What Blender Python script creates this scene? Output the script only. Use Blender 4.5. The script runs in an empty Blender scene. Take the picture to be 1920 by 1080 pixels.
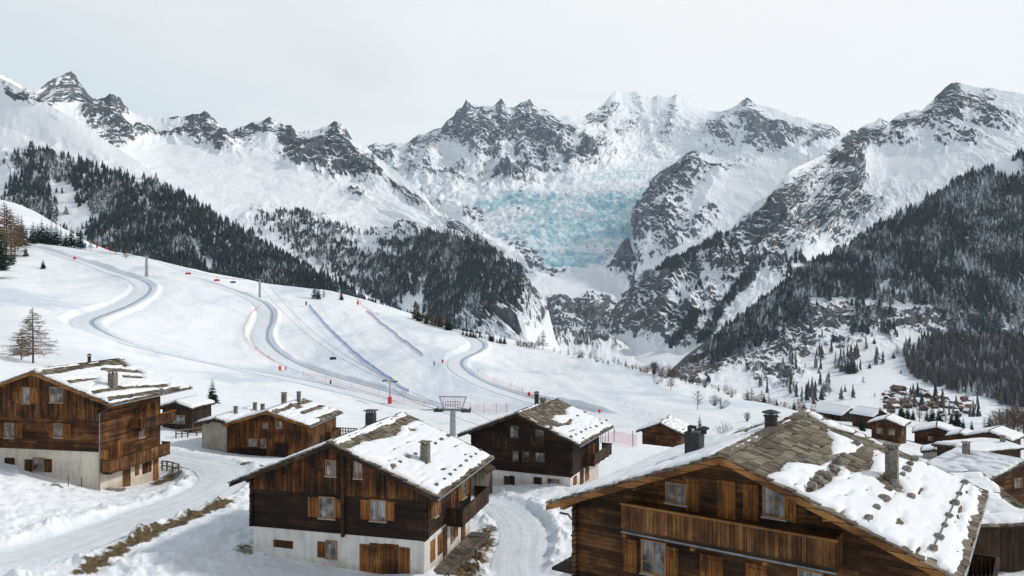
import bpy, bmesh, math, random
import numpy as np
from mathutils import Vector, Matrix

random.seed(7)
rng = np.random.default_rng(7)
SC = bpy.context.scene
COL = SC.collection
F = 1460.0                      # focal length in photograph pixels (1920 wide)
RAD = math.radians

# ---------------------------------------------------------------- camera, sky, sun, exposure
cam = bpy.data.cameras.new('camera')
cam.sensor_width = 36.0
cam.lens = 36.0 * F / 1920.0
cam.clip_start = 0.5
cam.clip_end = 60000
cam_o = bpy.data.objects.new('camera', cam)
cam_o.location = (0, 0, 0)
cam_o.rotation_euler = (RAD(90), 0, 0)
COL.objects.link(cam_o)
SC.camera = cam_o

SUN_EL, SUN_AZ = RAD(36), RAD(72)          # azimuth from +Y (view direction) towards +X (right)
w = bpy.data.worlds.new('World')
SC.world = w
w.use_nodes = True
wt = w.node_tree
wt.nodes.clear()
def WN(t, **k):
    n = wt.nodes.new(t)
    for a, b in k.items(): setattr(n, a, b)
    return n
sky = WN('ShaderNodeTexSky', sky_type='NISHITA', sun_disc=False)
sky.sun_elevation = SUN_EL
sky.sun_rotation = SUN_AZ
sky.altitude = 1500
sky.dust_density = 3
bg1 = WN('ShaderNodeBackground'); bg1.inputs['Strength'].default_value = 0.06
wt.links.new(sky.outputs[0], bg1.inputs['Color'])
# the overcast layer: an almost even white cloud sheet, thinner (bluer) low on the left
tc = WN('ShaderNodeTexCoord')
sep = WN('ShaderNodeSeparateXYZ'); wt.links.new(tc.outputs['Generated'], sep.inputs[0])
mp = WN('ShaderNodeMapping'); mp.inputs['Scale'].default_value = (1.3, 1.3, 5.0)
wt.links.new(tc.outputs['Generated'], mp.inputs[0])
nz = WN('ShaderNodeTexNoise'); nz.inputs['Scale'].default_value = 1.7; nz.inputs['Detail'].default_value = 6
nz.inputs['Distortion'].default_value = 0.5
wt.links.new(mp.outputs[0], nz.inputs['Vector'])
m1 = WN('ShaderNodeMath', operation='MULTIPLY_ADD'); m1.inputs[1].default_value = 0.62; m1.inputs[2].default_value = 0.33
wt.links.new(sep.outputs['X'], m1.inputs[0])
m2 = WN('ShaderNodeMath', operation='MULTIPLY_ADD'); m2.inputs[1].default_value = 0.72
wt.links.new(nz.outputs['Fac'], m2.inputs[0]); wt.links.new(m1.outputs[0], m2.inputs[2])
m3 = WN('ShaderNodeMath', operation='MULTIPLY_ADD'); m3.inputs[1].default_value = 0.55
wt.links.new(sep.outputs['Z'], m3.inputs[0]); wt.links.new(m2.outputs[0], m3.inputs[2])
rp = WN('ShaderNodeValToRGB')
e = rp.color_ramp.elements
e[0].position = 0.20; e[0].color = (0.62, 0.72, 0.78, 1)
e[1].position = 0.98; e[1].color = (0.97, 0.97, 0.97, 1)
x = e.new(0.62); x.color = (0.80, 0.84, 0.86, 1)
wt.links.new(m3.outputs[0], rp.inputs[0])
bg2 = WN('ShaderNodeBackground'); bg2.inputs['Strength'].default_value = 1.0
# unseen upper sky, dimmed and tinted blue to lower the ambient light
zr_ = WN('ShaderNodeMapRange'); zr_.inputs['From Min'].default_value = 0.36; zr_.inputs['From Max'].default_value = 0.75
wt.links.new(sep.outputs['Z'], zr_.inputs['Value'])
zc = WN('ShaderNodeMix', data_type='RGBA'); zc.inputs[6].default_value = (1, 1, 1, 1); zc.inputs[7].default_value = (0.335, 0.375, 0.43, 1)
wt.links.new(zr_.outputs[0], zc.inputs[0])
gx = WN('ShaderNodeMix', data_type='RGBA', blend_type='MULTIPLY'); gx.inputs[0].default_value = 1.0
wt.links.new(rp.outputs[0], gx.inputs[6]); wt.links.new(zc.outputs[2], gx.inputs[7])
wt.links.new(gx.outputs[2], bg2.inputs['Color'])
mixw = WN('ShaderNodeMixShader'); mixw.inputs[0].default_value = 0.93
wt.links.new(bg1.outputs[0], mixw.inputs[1]); wt.links.new(bg2.outputs[0], mixw.inputs[2])
wo = WN('ShaderNodeOutputWorld'); wt.links.new(mixw.outputs[0], wo.inputs[0])

sl = bpy.data.lights.new('sun', 'SUN')
sl.energy = 2.35
sl.angle = RAD(5)
sl.color = (1.0, 0.945, 0.86)
so = bpy.data.objects.new('sun', sl)
sd = Vector((math.sin(SUN_AZ) * math.cos(SUN_EL), math.cos(SUN_AZ) * math.cos(SUN_EL), math.sin(SUN_EL)))
so.rotation_euler = sd.to_track_quat('Z', 'Y').to_euler()
so.location = (200, 0, 300)
COL.objects.link(so)

SC.view_settings.view_transform = 'Standard'
SC.view_settings.look = 'None'
SC.view_settings.exposure = 0.06
SC.view_settings.gamma = 1.0
SC.render.engine = 'CYCLES'
SC.cycles.use_denoising = True
SC.cycles.max_bounces = 5
SC.cycles.diffuse_bounces = 3
SC.cycles.glossy_bounces = 2
SC.cycles.transparent_max_bounces = 12
SC.cycles.volume_bounces = 1

# ---------------------------------------------------------------- tags and mesh helpers
def tag(o, label=None, cat=None, group=None, kind=None):
    if label: o['label'] = label
    if cat: o['category'] = cat
    if group: o['group'] = group
    if kind: o['kind'] = kind
    return o

def empty(name, loc, rz=0.0, **k):
    o = bpy.data.objects.new(name, None)
    o.location = loc
    o.rotation_euler = (0, 0, rz)
    o.empty_display_size = 0.5
    COL.objects.link(o)
    return tag(o, **k)

def link_mesh(name, me, mat, parent=None):
    if mat is not None:
        for m in (mat if isinstance(mat, (list, tuple)) else [mat]): me.materials.append(m)
    o = bpy.data.objects.new(name, me)
    COL.objects.link(o)
    if parent: o.parent = parent
    return o

def copy_tree(o, parent=None):
    c = o.copy(); COL.objects.link(c)
    if parent: c.parent = parent
    for ch in list(o.children): copy_tree(ch, c)
    return c

BOXF = [(0, 3, 2, 1), (4, 5, 6, 7), (0, 1, 5, 4), (1, 2, 6, 5), (2, 3, 7, 6), (3, 0, 4, 7)]
class MB:
    def __init__(s): s.v = []; s.f = []; s.m = []; s.mi = 0
    def add(s, vs, fs):
        o = len(s.v); s.v += [tuple(p) for p in vs]
        s.f += [tuple(i + o for i in f) for f in fs]; s.m += [s.mi] * len(fs)
        return s
    def box(s, x0, x1, y0, y1, z0, z1, M=None, j=0.0):
        vs = [Vector(p) for p in ((x0, y0, z0), (x1, y0, z0), (x1, y1, z0), (x0, y1, z0), (x0, y0, z1), (x1, y0, z1), (x1, y1, z1), (x0, y1, z1))]
        if j: vs = [p + Vector((random.uniform(-j, j), random.uniform(-j, j), random.uniform(-j, j))) for p in vs]
        if M is not None: vs = [M @ p for p in vs]
        return s.add(vs, BOXF)
    def bar(s, p, q, w, h, up=(0, 0, 1)):
        p = Vector(p); q = Vector(q); d = (q - p).normalized(); u = Vector(up)
        if abs(d.dot(u)) > 0.99: u = Vector((0, 1, 0))
        r = d.cross(u).normalized(); u = r.cross(d)
        vs = []
        for c in (p, q):
            for a, b in ((-1, -1), (1, -1), (1, 1), (-1, 1)): vs.append(c + r * (a * w / 2) + u * (b * h / 2))
        return s.add(vs, [(0, 1, 2, 3), (7, 6, 5, 4), (0, 4, 5, 1), (1, 5, 6, 2), (2, 6, 7, 3), (3, 7, 4, 0)])
    def tube(s, pts, rad, n=6, cap=True):
        pts = [Vector(p) for p in pts]
        if not hasattr(rad, '__len__'): rad = [rad] * len(pts)
        vs = []; fs = []
        for i, p in enumerate(pts):
            d = (pts[min(i + 1, len(pts) - 1)] - pts[max(i - 1, 0)])
            d = d.normalized() if d.length > 1e-9 else Vector((0, 0, 1))
            a = Vector((0, 0, 1)) if abs(d.z) < 0.9 else Vector((1, 0, 0))
            r = d.cross(a).normalized(); u = r.cross(d)
            for k in range(n):
                t = 2 * math.pi * k / n
                vs.append(p + (r * math.cos(t) + u * math.sin(t)) * rad[i])
            if i:
                for k in range(n):
                    fs.append(((i - 1) * n + k, (i - 1) * n + (k + 1) % n, i * n + (k + 1) % n, i * n + k))
        if cap:
            fs.append(tuple(range(n - 1, -1, -1))); fs.append(tuple((len(pts) - 1) * n + k for k in range(n)))
        return s.add(vs, fs)
    def prism(s, poly, axis, a, b):
        """polygon in the two other axes extruded along axis from a to b"""
        n = len(poly); vs = []
        for c in (a, b):
            for p, q in poly:
                vs.append({'x': (c, p, q), 'y': (p, c, q), 'z': (p, q, c)}[axis])
        fs = [tuple(range(n)), tuple(range(2 * n - 1, n - 1, -1))]
        for i in range(n):
            k = (i + 1) % n; fs.append((i, i + n, k + n, k))
        return s.add(vs, fs)
    def stone(s, c, r, sq=0.7, seed=0):
        rr = random.Random(seed); vs = []; fs = []
        n, m = 7, 4
        c = Vector(c); ph = rr.random() * 6
        sx, sy = rr.uniform(0.8, 1.3), rr.uniform(0.7, 1.1)
        vs.append(c - Vector((0, 0, r * sq)))
        for i in range(1, m):
            for k in range(n):
                a = math.pi * i / m; t = ph + 2 * math.pi * k / n; q = r * rr.uniform(0.82, 1.12)
                vs.append(c + Vector((math.sin(a) * math.cos(t) * q * sx, math.sin(a) * math.sin(t) * q * sy, -math.cos(a) * q * sq)))
        vs.append(c + Vector((0, 0, r * sq)))
        for k in range(n): fs.append((0, 1 + (k + 1) % n, 1 + k))
        for i in range(m - 2):
            for k in range(n):
                a = 1 + i * n; fs.append((a + k, a + (k + 1) % n, a + n + (k + 1) % n, a + n + k))
        t = len(vs) - 1
        for k in range(n): fs.append((t - n + k, t - n + (k + 1) % n, t))
        return s.add(vs, fs)
    def build(s, name, mat, parent=None, smooth=False):
        me = bpy.data.meshes.new(name)
        me.from_pydata(s.v, [], s.f)
        bm = bmesh.new(); bm.from_mesh(me); bmesh.ops.recalc_face_normals(bm, faces=bm.faces); bm.to_mesh(me); bm.free()
        if smooth: me.polygons.foreach_set('use_smooth', [True] * len(me.polygons))
        if isinstance(mat, (list, tuple)): me.polygons.foreach_set('material_index', s.m)
        me.update()
        return link_mesh(name, me, mat, parent)

def np_mesh(name, V, Q, attrs=None, smooth=True, tri=False):
    k = 3 if tri else 4
    me = bpy.data.meshes.new(name)
    me.vertices.add(len(V)); me.vertices.foreach_set('co', np.ascontiguousarray(V, dtype=np.float32).ravel())
    me.loops.add(len(Q) * k); me.loops.foreach_set('vertex_index', np.ascontiguousarray(Q, dtype=np.int32).ravel())
    me.polygons.add(len(Q)); me.polygons.foreach_set('loop_start', np.arange(0, len(Q) * k, k, dtype=np.int32))
    me.polygons.foreach_set('use_smooth', np.full(len(Q), smooth, dtype=bool))
    for n, a in (attrs or {}).items():
        at = me.attributes.new(n, 'FLOAT', 'POINT'); at.data.foreach_set('value', np.ascontiguousarray(a, dtype=np.float32).ravel())
    me.update(calc_edges=True)
    return me

def grid_quads(r, c):
    i = np.arange(r - 1)[:, None] * c + np.arange(c - 1)[None, :]
    return np.stack([i, i + 1, i + c + 1, i + c], -1).reshape(-1, 4)

# ---------------------------------------------------------------- noise
def _h(ix, iy, seed):
    n = (ix.astype(np.int64) * 374761393 + iy.astype(np.int64) * 668265263 + seed * 974711) & 0xffffffff
    n = ((n ^ (n >> 13)) * 1274126177) & 0xffffffff
    return (n ^ (n >> 16)) & 0xffff
_G = np.stack([np.cos(np.arange(256) / 256 * 2 * np.pi), np.sin(np.arange(256) / 256 * 2 * np.pi)], -1)
def gn(x, y, seed=0):
    x = np.asarray(x, float); y = np.asarray(y, float)
    ix = np.floor(x); iy = np.floor(y); fx = x - ix; fy = y - iy
    sx = fx * fx * fx * (fx * (fx * 6 - 15) + 10); sy = fy * fy * fy * (fy * (fy * 6 - 15) + 10)
    def g(a, b):
        q = _G[_h(ix + a, iy + b, seed) & 255]; return q[..., 0] * (fx - a) + q[..., 1] * (fy - b)
    a = g(0, 0); b = g(1, 0); c = g(0, 1); d = g(1, 1)
    a = a + sx * (b - a); c = c + sx * (d - c)
    return (a + sy * (c - a)) * 1.5
def fbm(x, y, o=4, seed=0, gain=0.5, lac=2.03):
    t = 0; a = 1.0; s = 0
    for i in range(o):
        t = t + a * gn(x, y, seed + i * 17); s += a; a *= gain; x = x * lac + 3.1; y = y * lac + 1.7
    return t / s
def ridged(x, y, o=4, seed=0, gain=0.55, lac=2.07):
    t = 0; a = 1.0; s = 0
    for i in range(o):
        t = t + a * (1 - 2 * np.abs(gn(x, y, seed + i * 31))); s += a; a *= gain; x = x * lac + 5.3; y = y * lac + 2.9
    return t / s
def sstep(a, b, x):
    t = np.clip((x - a) / (b - a), 0, 1); return t * t * (3 - 2 * t)
def poly_sd(px, py, poly):
    """signed distance to a polygon, positive inside"""
    px = np.asarray(px, float); py = np.asarray(py, float)
    d = np.full(px.shape, 1e18); ins = np.zeros(px.shape, bool); n = len(poly)
    for i in range(n):
        ax, ay = poly[i]; bx, by = poly[(i + 1) % n]
        ex, ey = bx - ax, by - ay; L = ex * ex + ey * ey + 1e-12
        t = np.clip(((px - ax) * ex + (py - ay) * ey) / L, 0, 1)
        d = np.minimum(d, (px - ax - t * ex) ** 2 + (py - ay - t * ey) ** 2)
        c = (ay > py) != (by > py)
        xx = ax + (py - ay) * ex / (ey if abs(ey) > 1e-12 else 1e-12)
        ins ^= c & (px < xx)
    d = np.sqrt(d)
    return np.where(ins, d, -d)
def ray(u, v): return Vector(((u - 960) / F, 1.0, (540 - v) / F))
def P3(u, v, Y): return ray(u, v) * Y

# ---------------------------------------------------------------- material helper
class Mat:
    def __init__(s, name, rough=0.8, spec=0.3):
        s.m = bpy.data.materials.new(name); s.m.use_nodes = True; s.t = s.m.node_tree
        s.b = s.t.nodes['Principled BSDF']
        s.b.inputs['Roughness'].default_value = rough
        s.b.inputs['Specular IOR Level'].default_value = spec
        s.out = s.t.nodes['Material Output']
    def n(s, t, ins=None, **k):
        x = s.t.nodes.new(t)
        for a, b in k.items(): setattr(x, a, b)
        for a, b in (ins or {}).items(): s.put(x.inputs[a], b)
        return x
    def put(s, sock, val):
        if isinstance(val, bpy.types.NodeSocket): s.t.links.new(val, sock)
        elif isinstance(val, (int, float)) or not hasattr(sock.default_value, '__len__'): sock.default_value = val
        else: sock.default_value = tuple(val) + ((1,) if len(val) == 3 and len(sock.default_value) == 4 else ())
    def math(s, op, a, b=None, c=None, clamp=False):
        x = s.n('ShaderNodeMath', operation=op, use_clamp=clamp)
        for i, q in enumerate((a, b, c)):
            if q is not None: s.put(x.inputs[i], q)
        return x.outputs[0]
    def obj(s): return s.n('ShaderNodeTexCoord').outputs['Object']
    def xyz(s, v):
        x = s.n('ShaderNodeSeparateXYZ', {0: v}); return x.outputs[0], x.outputs[1], x.outputs[2]
    def vec(s, x, y, z): return s.n('ShaderNodeCombineXYZ', {0: x, 1: y, 2: z}).outputs[0]
    def scale(s, v, sc): return s.n('ShaderNodeVectorMath', {0: v, 1: sc}, operation='MULTIPLY').outputs[0]
    def noise(s, v, scale=1.0, detail=4, rough=0.55, dist=0.0):
        return s.n('ShaderNodeTexNoise', {'Vector': v, 'Scale': scale, 'Detail': detail, 'Roughness': rough, 'Distortion': dist}).outputs['Fac']
    def vor(s, v, scale=1.0, feature='F1', out='Distance', rnd=1.0):
        return s.n('ShaderNodeTexVoronoi', {'Vector': v, 'Scale': scale, 'Randomness': rnd}, feature=feature).outputs[out]
    def white(s, v): return s.n('ShaderNodeTexWhiteNoise', {'Vector': v}, noise_dimensions='3D').outputs['Value']
    def attr(s, name): return s.n('ShaderNodeAttribute', attribute_name=name).outputs['Fac']
    def mix(s, f, a, b):
        x = s.n('ShaderNodeMix', data_type='RGBA')
        s.put(x.inputs[0], f); s.put(x.inputs[6], a); s.put(x.inputs[7], b)
        return x.outputs[2]
    def ramp(s, f, stops):
        x = s.n('ShaderNodeValToRGB', {0: f}); el = x.color_ramp.elements
        while len(el) < len(stops): el.new(0.5)
        for q, (p, c) in zip(el, stops): q.position = p; q.color = tuple(c) + (1,)
        return x.outputs[0]
    def smooth(s, x, a, b, lo=0.0, hi=1.0):
        return s.n('ShaderNodeMapRange', {'Value': x, 'From Min': a, 'From Max': b, 'To Min': lo, 'To Max': hi}, interpolation_type='SMOOTHSTEP').outputs[0]
    def bump(s, h, strength=0.5, dist=0.05, nrm=None):
        x = s.n('ShaderNodeBump', {'Height': h, 'Strength': strength, 'Distance': dist})
        if nrm is not None: s.put(x.inputs['Normal'], nrm)
        s.put(s.b.inputs['Normal'], x.outputs[0]); return x.outputs[0]
    def col(s, c): s.put(s.b.inputs['Base Color'], c); return s
    def rough(s, r): s.put(s.b.inputs['Roughness'], r); return s
# ---------------------------------------------------------------- materials
M = {}
def snow_cols(m, v, sc=1.0):
    return m.mix(m.noise(v, 0.35 * sc, 3), (0.80, 0.835, 0.885), (0.88, 0.895, 0.92))

def mk_ground():
    m = Mat('snow_ground', 0.75, 0.25); v = m.obj()
    sn = snow_cols(m, v, 0.1)
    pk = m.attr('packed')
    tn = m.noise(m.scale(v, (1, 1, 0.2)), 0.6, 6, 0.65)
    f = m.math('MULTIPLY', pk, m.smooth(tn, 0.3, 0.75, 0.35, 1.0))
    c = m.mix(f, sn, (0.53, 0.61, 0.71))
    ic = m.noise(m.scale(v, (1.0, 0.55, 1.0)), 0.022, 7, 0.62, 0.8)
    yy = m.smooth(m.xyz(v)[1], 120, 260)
    c = m.mix(m.math('MULTIPLY', m.math('MULTIPLY', m.smooth(ic, 0.46, 0.64), 0.9), yy), c, (0.60, 0.675, 0.765))  # older-snow patches that also paint soft blue shadows onto the far slope
    g = m.attr('grass')
    gn_ = m.noise(v, 1.6, 7, 0.75)
    gf = m.smooth(m.math('ADD', g, m.math('MULTIPLY', m.math('SUBTRACT', gn_, 0.5), 1.9)), 0.34, 0.72)
    gc = m.ramp(m.noise(v, 5.0, 6, 0.7), [(0.3, (0.035, 0.022, 0.012)), (0.52, (0.11, 0.075, 0.035)), (0.75, (0.24, 0.17, 0.09))])
    m.col(m.mix(gf, c, gc))
    h = m.math('ADD', m.math('MULTIPLY', m.noise(v, 0.55, 8, 0.62), 0.5), m.math('MULTIPLY', m.noise(v, 4.0, 5, 0.7), 0.10))
    m.bump(h, 0.42, 0.5)
    return m.m
M['ground'] = mk_ground()

def mk_road():
    m = Mat('packed_road_snow', 0.6, 0.35); v = m.obj()
    a = m.attr('across')            # -1 .. 1 across the road
    y = m.attr('along')
    ww = m.vec(m.math('MULTIPLY', a, 3.2), m.math('MULTIPLY', y, 0.05), 0.0)
    n = m.noise(ww, 1.5, 6, 0.65, 0.6)
    n2 = m.noise(v, 0.8, 6, 0.7)
    c = m.ramp(m.math('ADD', m.math('MULTIPLY', n, 0.6), m.math('MULTIPLY', n2, 0.4)),
               [(0.34, (0.56, 0.60, 0.64)), (0.5, (0.72, 0.755, 0.79)), (0.66, (0.83, 0.85, 0.875))])
    m.col(c); m.bump(m.math('ADD', m.math('MULTIPLY', n, 0.5), m.math('MULTIPLY', n2, 0.6)), 0.5, 0.18)
    return m.m
M['road'] = mk_road()

def mk_piste():
    m = Mat('groomed_snow', 0.6, 0.3); v = m.obj()
    a = m.attr('across'); y = m.attr('along')
    n = m.noise(m.vec(m.math('MULTIPLY', a, 4.5), m.math('MULTIPLY', y, 0.02), 0.0), 1.4, 5, 0.6)
    c = m.ramp(n, [(0.3, (0.66, 0.72, 0.78)), (0.55, (0.80, 0.835, 0.875)), (0.8, (0.87, 0.89, 0.915))])
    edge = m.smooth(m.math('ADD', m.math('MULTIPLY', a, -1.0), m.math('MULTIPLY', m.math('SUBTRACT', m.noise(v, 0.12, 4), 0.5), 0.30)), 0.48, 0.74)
    c = m.mix(m.math('MULTIPLY', edge, 0.95), c, (0.30, 0.38, 0.47))  # bank shade painted as a blue-grey band on the icy inner edge
    m.col(c); m.bump(n, 0.3, 0.3)
    return m.m
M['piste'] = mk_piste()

def mk_mountain(name, fine, warm=0.5, tint=1.0, scree=False):
    m = Mat(name, 0.8, 0.15); v = m.obj()
    r = m.attr('rock')
    px_, py_, pz_ = m.xyz(v)
    vs = m.vec(m.math('ADD', px_, m.math('MULTIPLY', pz_, 0.55)), m.math('MULTIPLY', py_, 0.4), m.math('SUBTRACT', m.math('MULTIPLY', pz_, 0.62), m.math('MULTIPLY', px_, 0.15)))
    nA = m.noise(vs, fine * 1.35, 10, 0.70, 0.15)
    nA = m.math('ADD', m.math('MULTIPLY', nA, 0.72), m.math('MULTIPLY', m.noise(vs, fine * 0.42, 6, 0.6, 0.3), 0.42))
    nA = m.math('SUBTRACT', nA, 0.07)
    nB = m.noise(m.scale(v, (1.2, 0.6, 0.35)), fine * 3.2, 6, 0.7)
    q = m.math('ADD', r, m.math('MULTIPLY', m.math('SUBTRACT', nA, 0.5), 1.6))
    q = m.math('ADD', q, m.math('MULTIPLY', m.math('SUBTRACT', nB, 0.5), 1.0))
    f = m.smooth(q, 0.36, 0.56)
    nC = m.noise(v, fine * 0.35, 6, 0.6)
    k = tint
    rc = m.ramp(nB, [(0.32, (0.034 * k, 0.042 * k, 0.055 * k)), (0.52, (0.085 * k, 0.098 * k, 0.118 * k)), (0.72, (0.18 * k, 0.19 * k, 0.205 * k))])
    br = m.ramp(nB, [(0.3, (0.06, 0.045, 0.04)), (0.7, (0.22, 0.165, 0.13))])
    wf = m.math('MULTIPLY', m.smooth(nC, 0.5, 0.68), warm)
    wf = m.math('MAXIMUM', wf, m.attr('warm'))
    rc = m.mix(wf, rc, br)
    sn = m.mix(m.noise(v, fine * 0.25, 3), (0.79, 0.825, 0.875), (0.88, 0.895, 0.92))
    c = m.mix(f, sn, rc)
    ice = m.attr('ice')
    ni = m.noise(m.scale(v, (1.0, 1.0, 1.5)), fine * 1.3, 8, 0.7, 0.4)
    pt = m.noise(m.scale(v, (0.6, 1.0, 1.2)), fine * 0.32, 5, 0.6)
    ice = m.math('MULTIPLY', ice, m.smooth(pt, 0.36, 0.62, 0.38, 1.25))
    fi = m.smooth(m.math('ADD', ice, m.math('MULTIPLY', m.math('SUBTRACT', ni, 0.5), 1.9)), 0.36, 0.86)
    ic = m.ramp(m.noise(v, fine * 2.0, 6, 0.65), [(0.30, (0.17, 0.44, 0.53)), (0.47, (0.42, 0.66, 0.73)), (0.62, (0.76, 0.86, 0.89))])
    c = m.mix(fi, c, ic)
    m.col(c)
    m.bump(m.math('ADD', m.math('MULTIPLY', nA, 0.6), m.math('MULTIPLY', nB, 0.7)), m.math('ADD', 0.12, m.math('MULTIPLY', m.math('MAXIMUM', f, fi), 0.8)), 0.16 / fine)
    return m.m
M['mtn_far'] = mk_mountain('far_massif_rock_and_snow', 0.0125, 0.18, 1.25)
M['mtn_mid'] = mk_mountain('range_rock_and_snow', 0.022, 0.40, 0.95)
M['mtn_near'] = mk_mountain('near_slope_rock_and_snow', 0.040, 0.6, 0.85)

def mk_wood(name, kind, width, c0, c1, c2, dark=0.0):
    m = Mat(name, 0.75, 0.25); v = m.obj(); x, y, z = m.xyz(v)
    s = m.math('ADD', x, y)
    a, b = (z, s) if kind == 'h' else (s, z)
    p = m.math('DIVIDE', a, width)
    fl = m.math('FLOOR', p); fr = m.math('SUBTRACT', p, fl)
    w1 = m.white(m.vec(fl, 3.0, 0.0))
    seg = m.math('FLOOR', m.math('ADD', m.math('DIVIDE', b, 3.1), m.math('MULTIPLY', w1, 7.0)))
    w2 = m.white(m.vec(fl, seg, 7.0))
    gr = m.noise(m.vec(m.math('MULTIPLY', b, 1.3), m.math('MULTIPLY', a, 26.0), m.math('MULTIPLY', fl, 3.7)), 1.0, 7, 0.68)
    we = m.noise(m.vec(m.math('MULTIPLY', x, 1.0), y, m.math('MULTIPLY', z, 1.0)), 0.55, 5, 0.6)
    f = m.math('ADD', m.math('MULTIPLY', gr, 0.62), m.math('MULTIPLY', w2, 0.29))
    f = m.math('ADD', f, m.math('MULTIPLY', m.math('SUBTRACT', we, 0.5), 1.15))
    c = m.ramp(f, [(0.25, c0), (0.53, c1), (0.82, c2)])
    gap = m.math('MINIMUM', fr, m.math('SUBTRACT', 1.0, fr))
    gf = m.smooth(gap, 0.015, 0.055)
    kn = m.vor(m.vec(m.math('MULTIPLY', b, 1.0), m.math('MULTIPLY', a, 3.0), fl), 1.3)
    c = m.mix(m.smooth(kn, 0.05, 0.10), m.mix(0.5, c, (0.02, 0.012, 0.008)), c)
    m.col(m.mix(gf, (0.012, 0.008, 0.006), c))
    h = m.math('ADD', m.math('MULTIPLY', gf, 0.9), m.math('MULTIPLY', gr, 0.35))
    h = m.math('ADD', h, m.math('MULTIPLY', w2, 0.5))
    m.bump(h, 0.75, 0.022)
    return m.m
WARM = ((0.016, 0.0075, 0.0035), (0.115, 0.043, 0.011), (0.34, 0.150, 0.045))
M['boards_warm'] = mk_wood('warm_vertical_boards', 'v', 0.19, *WARM)
M['logs_warm'] = mk_wood('warm_log_wall', 'h', 0.21, (0.014, 0.006, 0.003), (0.085, 0.032, 0.009), (0.25, 0.108, 0.034))
M['boards_mid'] = mk_wood('brown_vertical_boards', 'v', 0.17, (0.010, 0.0045, 0.002), (0.085, 0.030, 0.008), (0.28, 0.115, 0.033))
M['logs_dark'] = mk_wood('dark_log_wall', 'h', 0.2, (0.006, 0.003, 0.002), (0.022, 0.010, 0.005), (0.075, 0.034, 0.015))
M['logs_brown'] = mk_wood('brown_log_wall', 'h', 0.2, (0.009, 0.0045, 0.002), (0.068, 0.0285, 0.0095), (0.23, 0.105, 0.034))
M['boards_dark'] = mk_wood('dark_vertical_boards', 'v', 0.16, (0.010, 0.006, 0.004), (0.04, 0.021, 0.012), (0.11, 0.06, 0.03))
M['shutter'] = mk_wood('orange_shutter_boards', 'v', 0.14, (0.075, 0.028, 0.007), (0.24, 0.095, 0.022), (0.40, 0.19, 0.053))
M['rail'] = mk_wood('balcony_boards', 'v', 0.17, (0.035, 0.015, 0.006), (0.15, 0.064, 0.020), (0.38, 0.195, 0.075))
M['rail_dark'] = mk_wood('dark_balcony_boards', 'v', 0.17, (0.012, 0.007, 0.005), (0.05, 0.024, 0.013), (0.13, 0.065, 0.03))
M['beam'] = mk_wood('orange_beams', 'h', 0.35, (0.10, 0.04, 0.012), (0.26, 0.115, 0.034), (0.40, 0.20, 0.07))
M['beam_dark'] = mk_wood('dark_beams', 'h', 0.35, (0.012, 0.008, 0.006), (0.045, 0.026, 0.016), (0.11, 0.07, 0.045))
M['grey_wood'] = mk_wood('weathered_grey_boards', 'v', 0.16, (0.05, 0.042, 0.034), (0.15, 0.125, 0.10), (0.30, 0.26, 0.21))

def mk_plaster(name, c0, c1):
    m = Mat(name, 0.9, 0.15); v = m.obj(); x, y, z = m.xyz(v)
    n = m.noise(v, 0.9, 7, 0.65)
    st = m.noise(m.scale(v, (1.5, 1.5, 0.25)), 1.2, 5, 0.6)
    c = m.ramp(m.math('ADD', m.math('MULTIPLY', n, 0.5), m.math('MULTIPLY', st, 0.5)), [(0.32, c0), (0.55, c1), (0.8, tuple(min(1, q * 1.06) for q in c1))])
    lo = m.smooth(m.math('ADD', z, m.math('MULTIPLY', n, 0.9)), 0.25, 1.0)
    c = m.mix(lo, m.mix(0.45, c, (0.30, 0.24, 0.17)), c)      # splash dirt along the foot of the wall
    m.col(c); m.bump(m.noise(v, 6, 6, 0.65), 0.35, 0.05)
    return m.m
M['plaster'] = mk_plaster('white_lime_plaster', (0.48, 0.46, 0.42), (0.70, 0.69, 0.66))
M['plaster_cream'] = mk_plaster('cream_plaster', (0.44, 0.40, 0.33), (0.66, 0.61, 0.52))
M['stone_wall'] = mk_plaster('rough_stone_wall', (0.20, 0.18, 0.15), (0.42, 0.38, 0.32))

def mk_tile():
    m = Mat('stone_roof_slabs', 0.85, 0.2); v = m.obj()
    isl = m.n('ShaderNodeNewGeometry').outputs['Random Per Island']
    n = m.noise(v, 7, 7, 0.7); n2 = m.noise(v, 1.2, 5, 0.65)
    f = m.math('ADD', m.math('MULTIPLY', isl, 0.45), m.math('MULTIPLY', n, 0.55))
    c = m.ramp(f, [(0.15, (0.045, 0.038, 0.03)), (0.45, (0.135, 0.112, 0.083)), (0.62, (0.225, 0.19, 0.145)), (0.85, (0.34, 0.30, 0.24))])
    c = m.mix(m.smooth(n2, 0.56, 0.7), c, m.mix(0.55, c, (0.16, 0.125, 0.06)))
    m.col(c); m.bump(n, 0.8, 0.04)
    return m.m
M['tile'] = mk_tile()

def mk_roofsnow():
    m = Mat('roof_snow', 0.65, 0.3); v = m.obj()
    m.col(snow_cols(m, v, 1.0))
    m.bump(m.math('ADD', m.math('MULTIPLY', m.noise(v, 1.2, 6, 0.55), 0.6), m.math('MULTIPLY', m.noise(v, 9, 4, 0.6), 0.05)), 0.5, 0.16)
    return m.m
M['roofsnow'] = mk_roofsnow()

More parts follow.
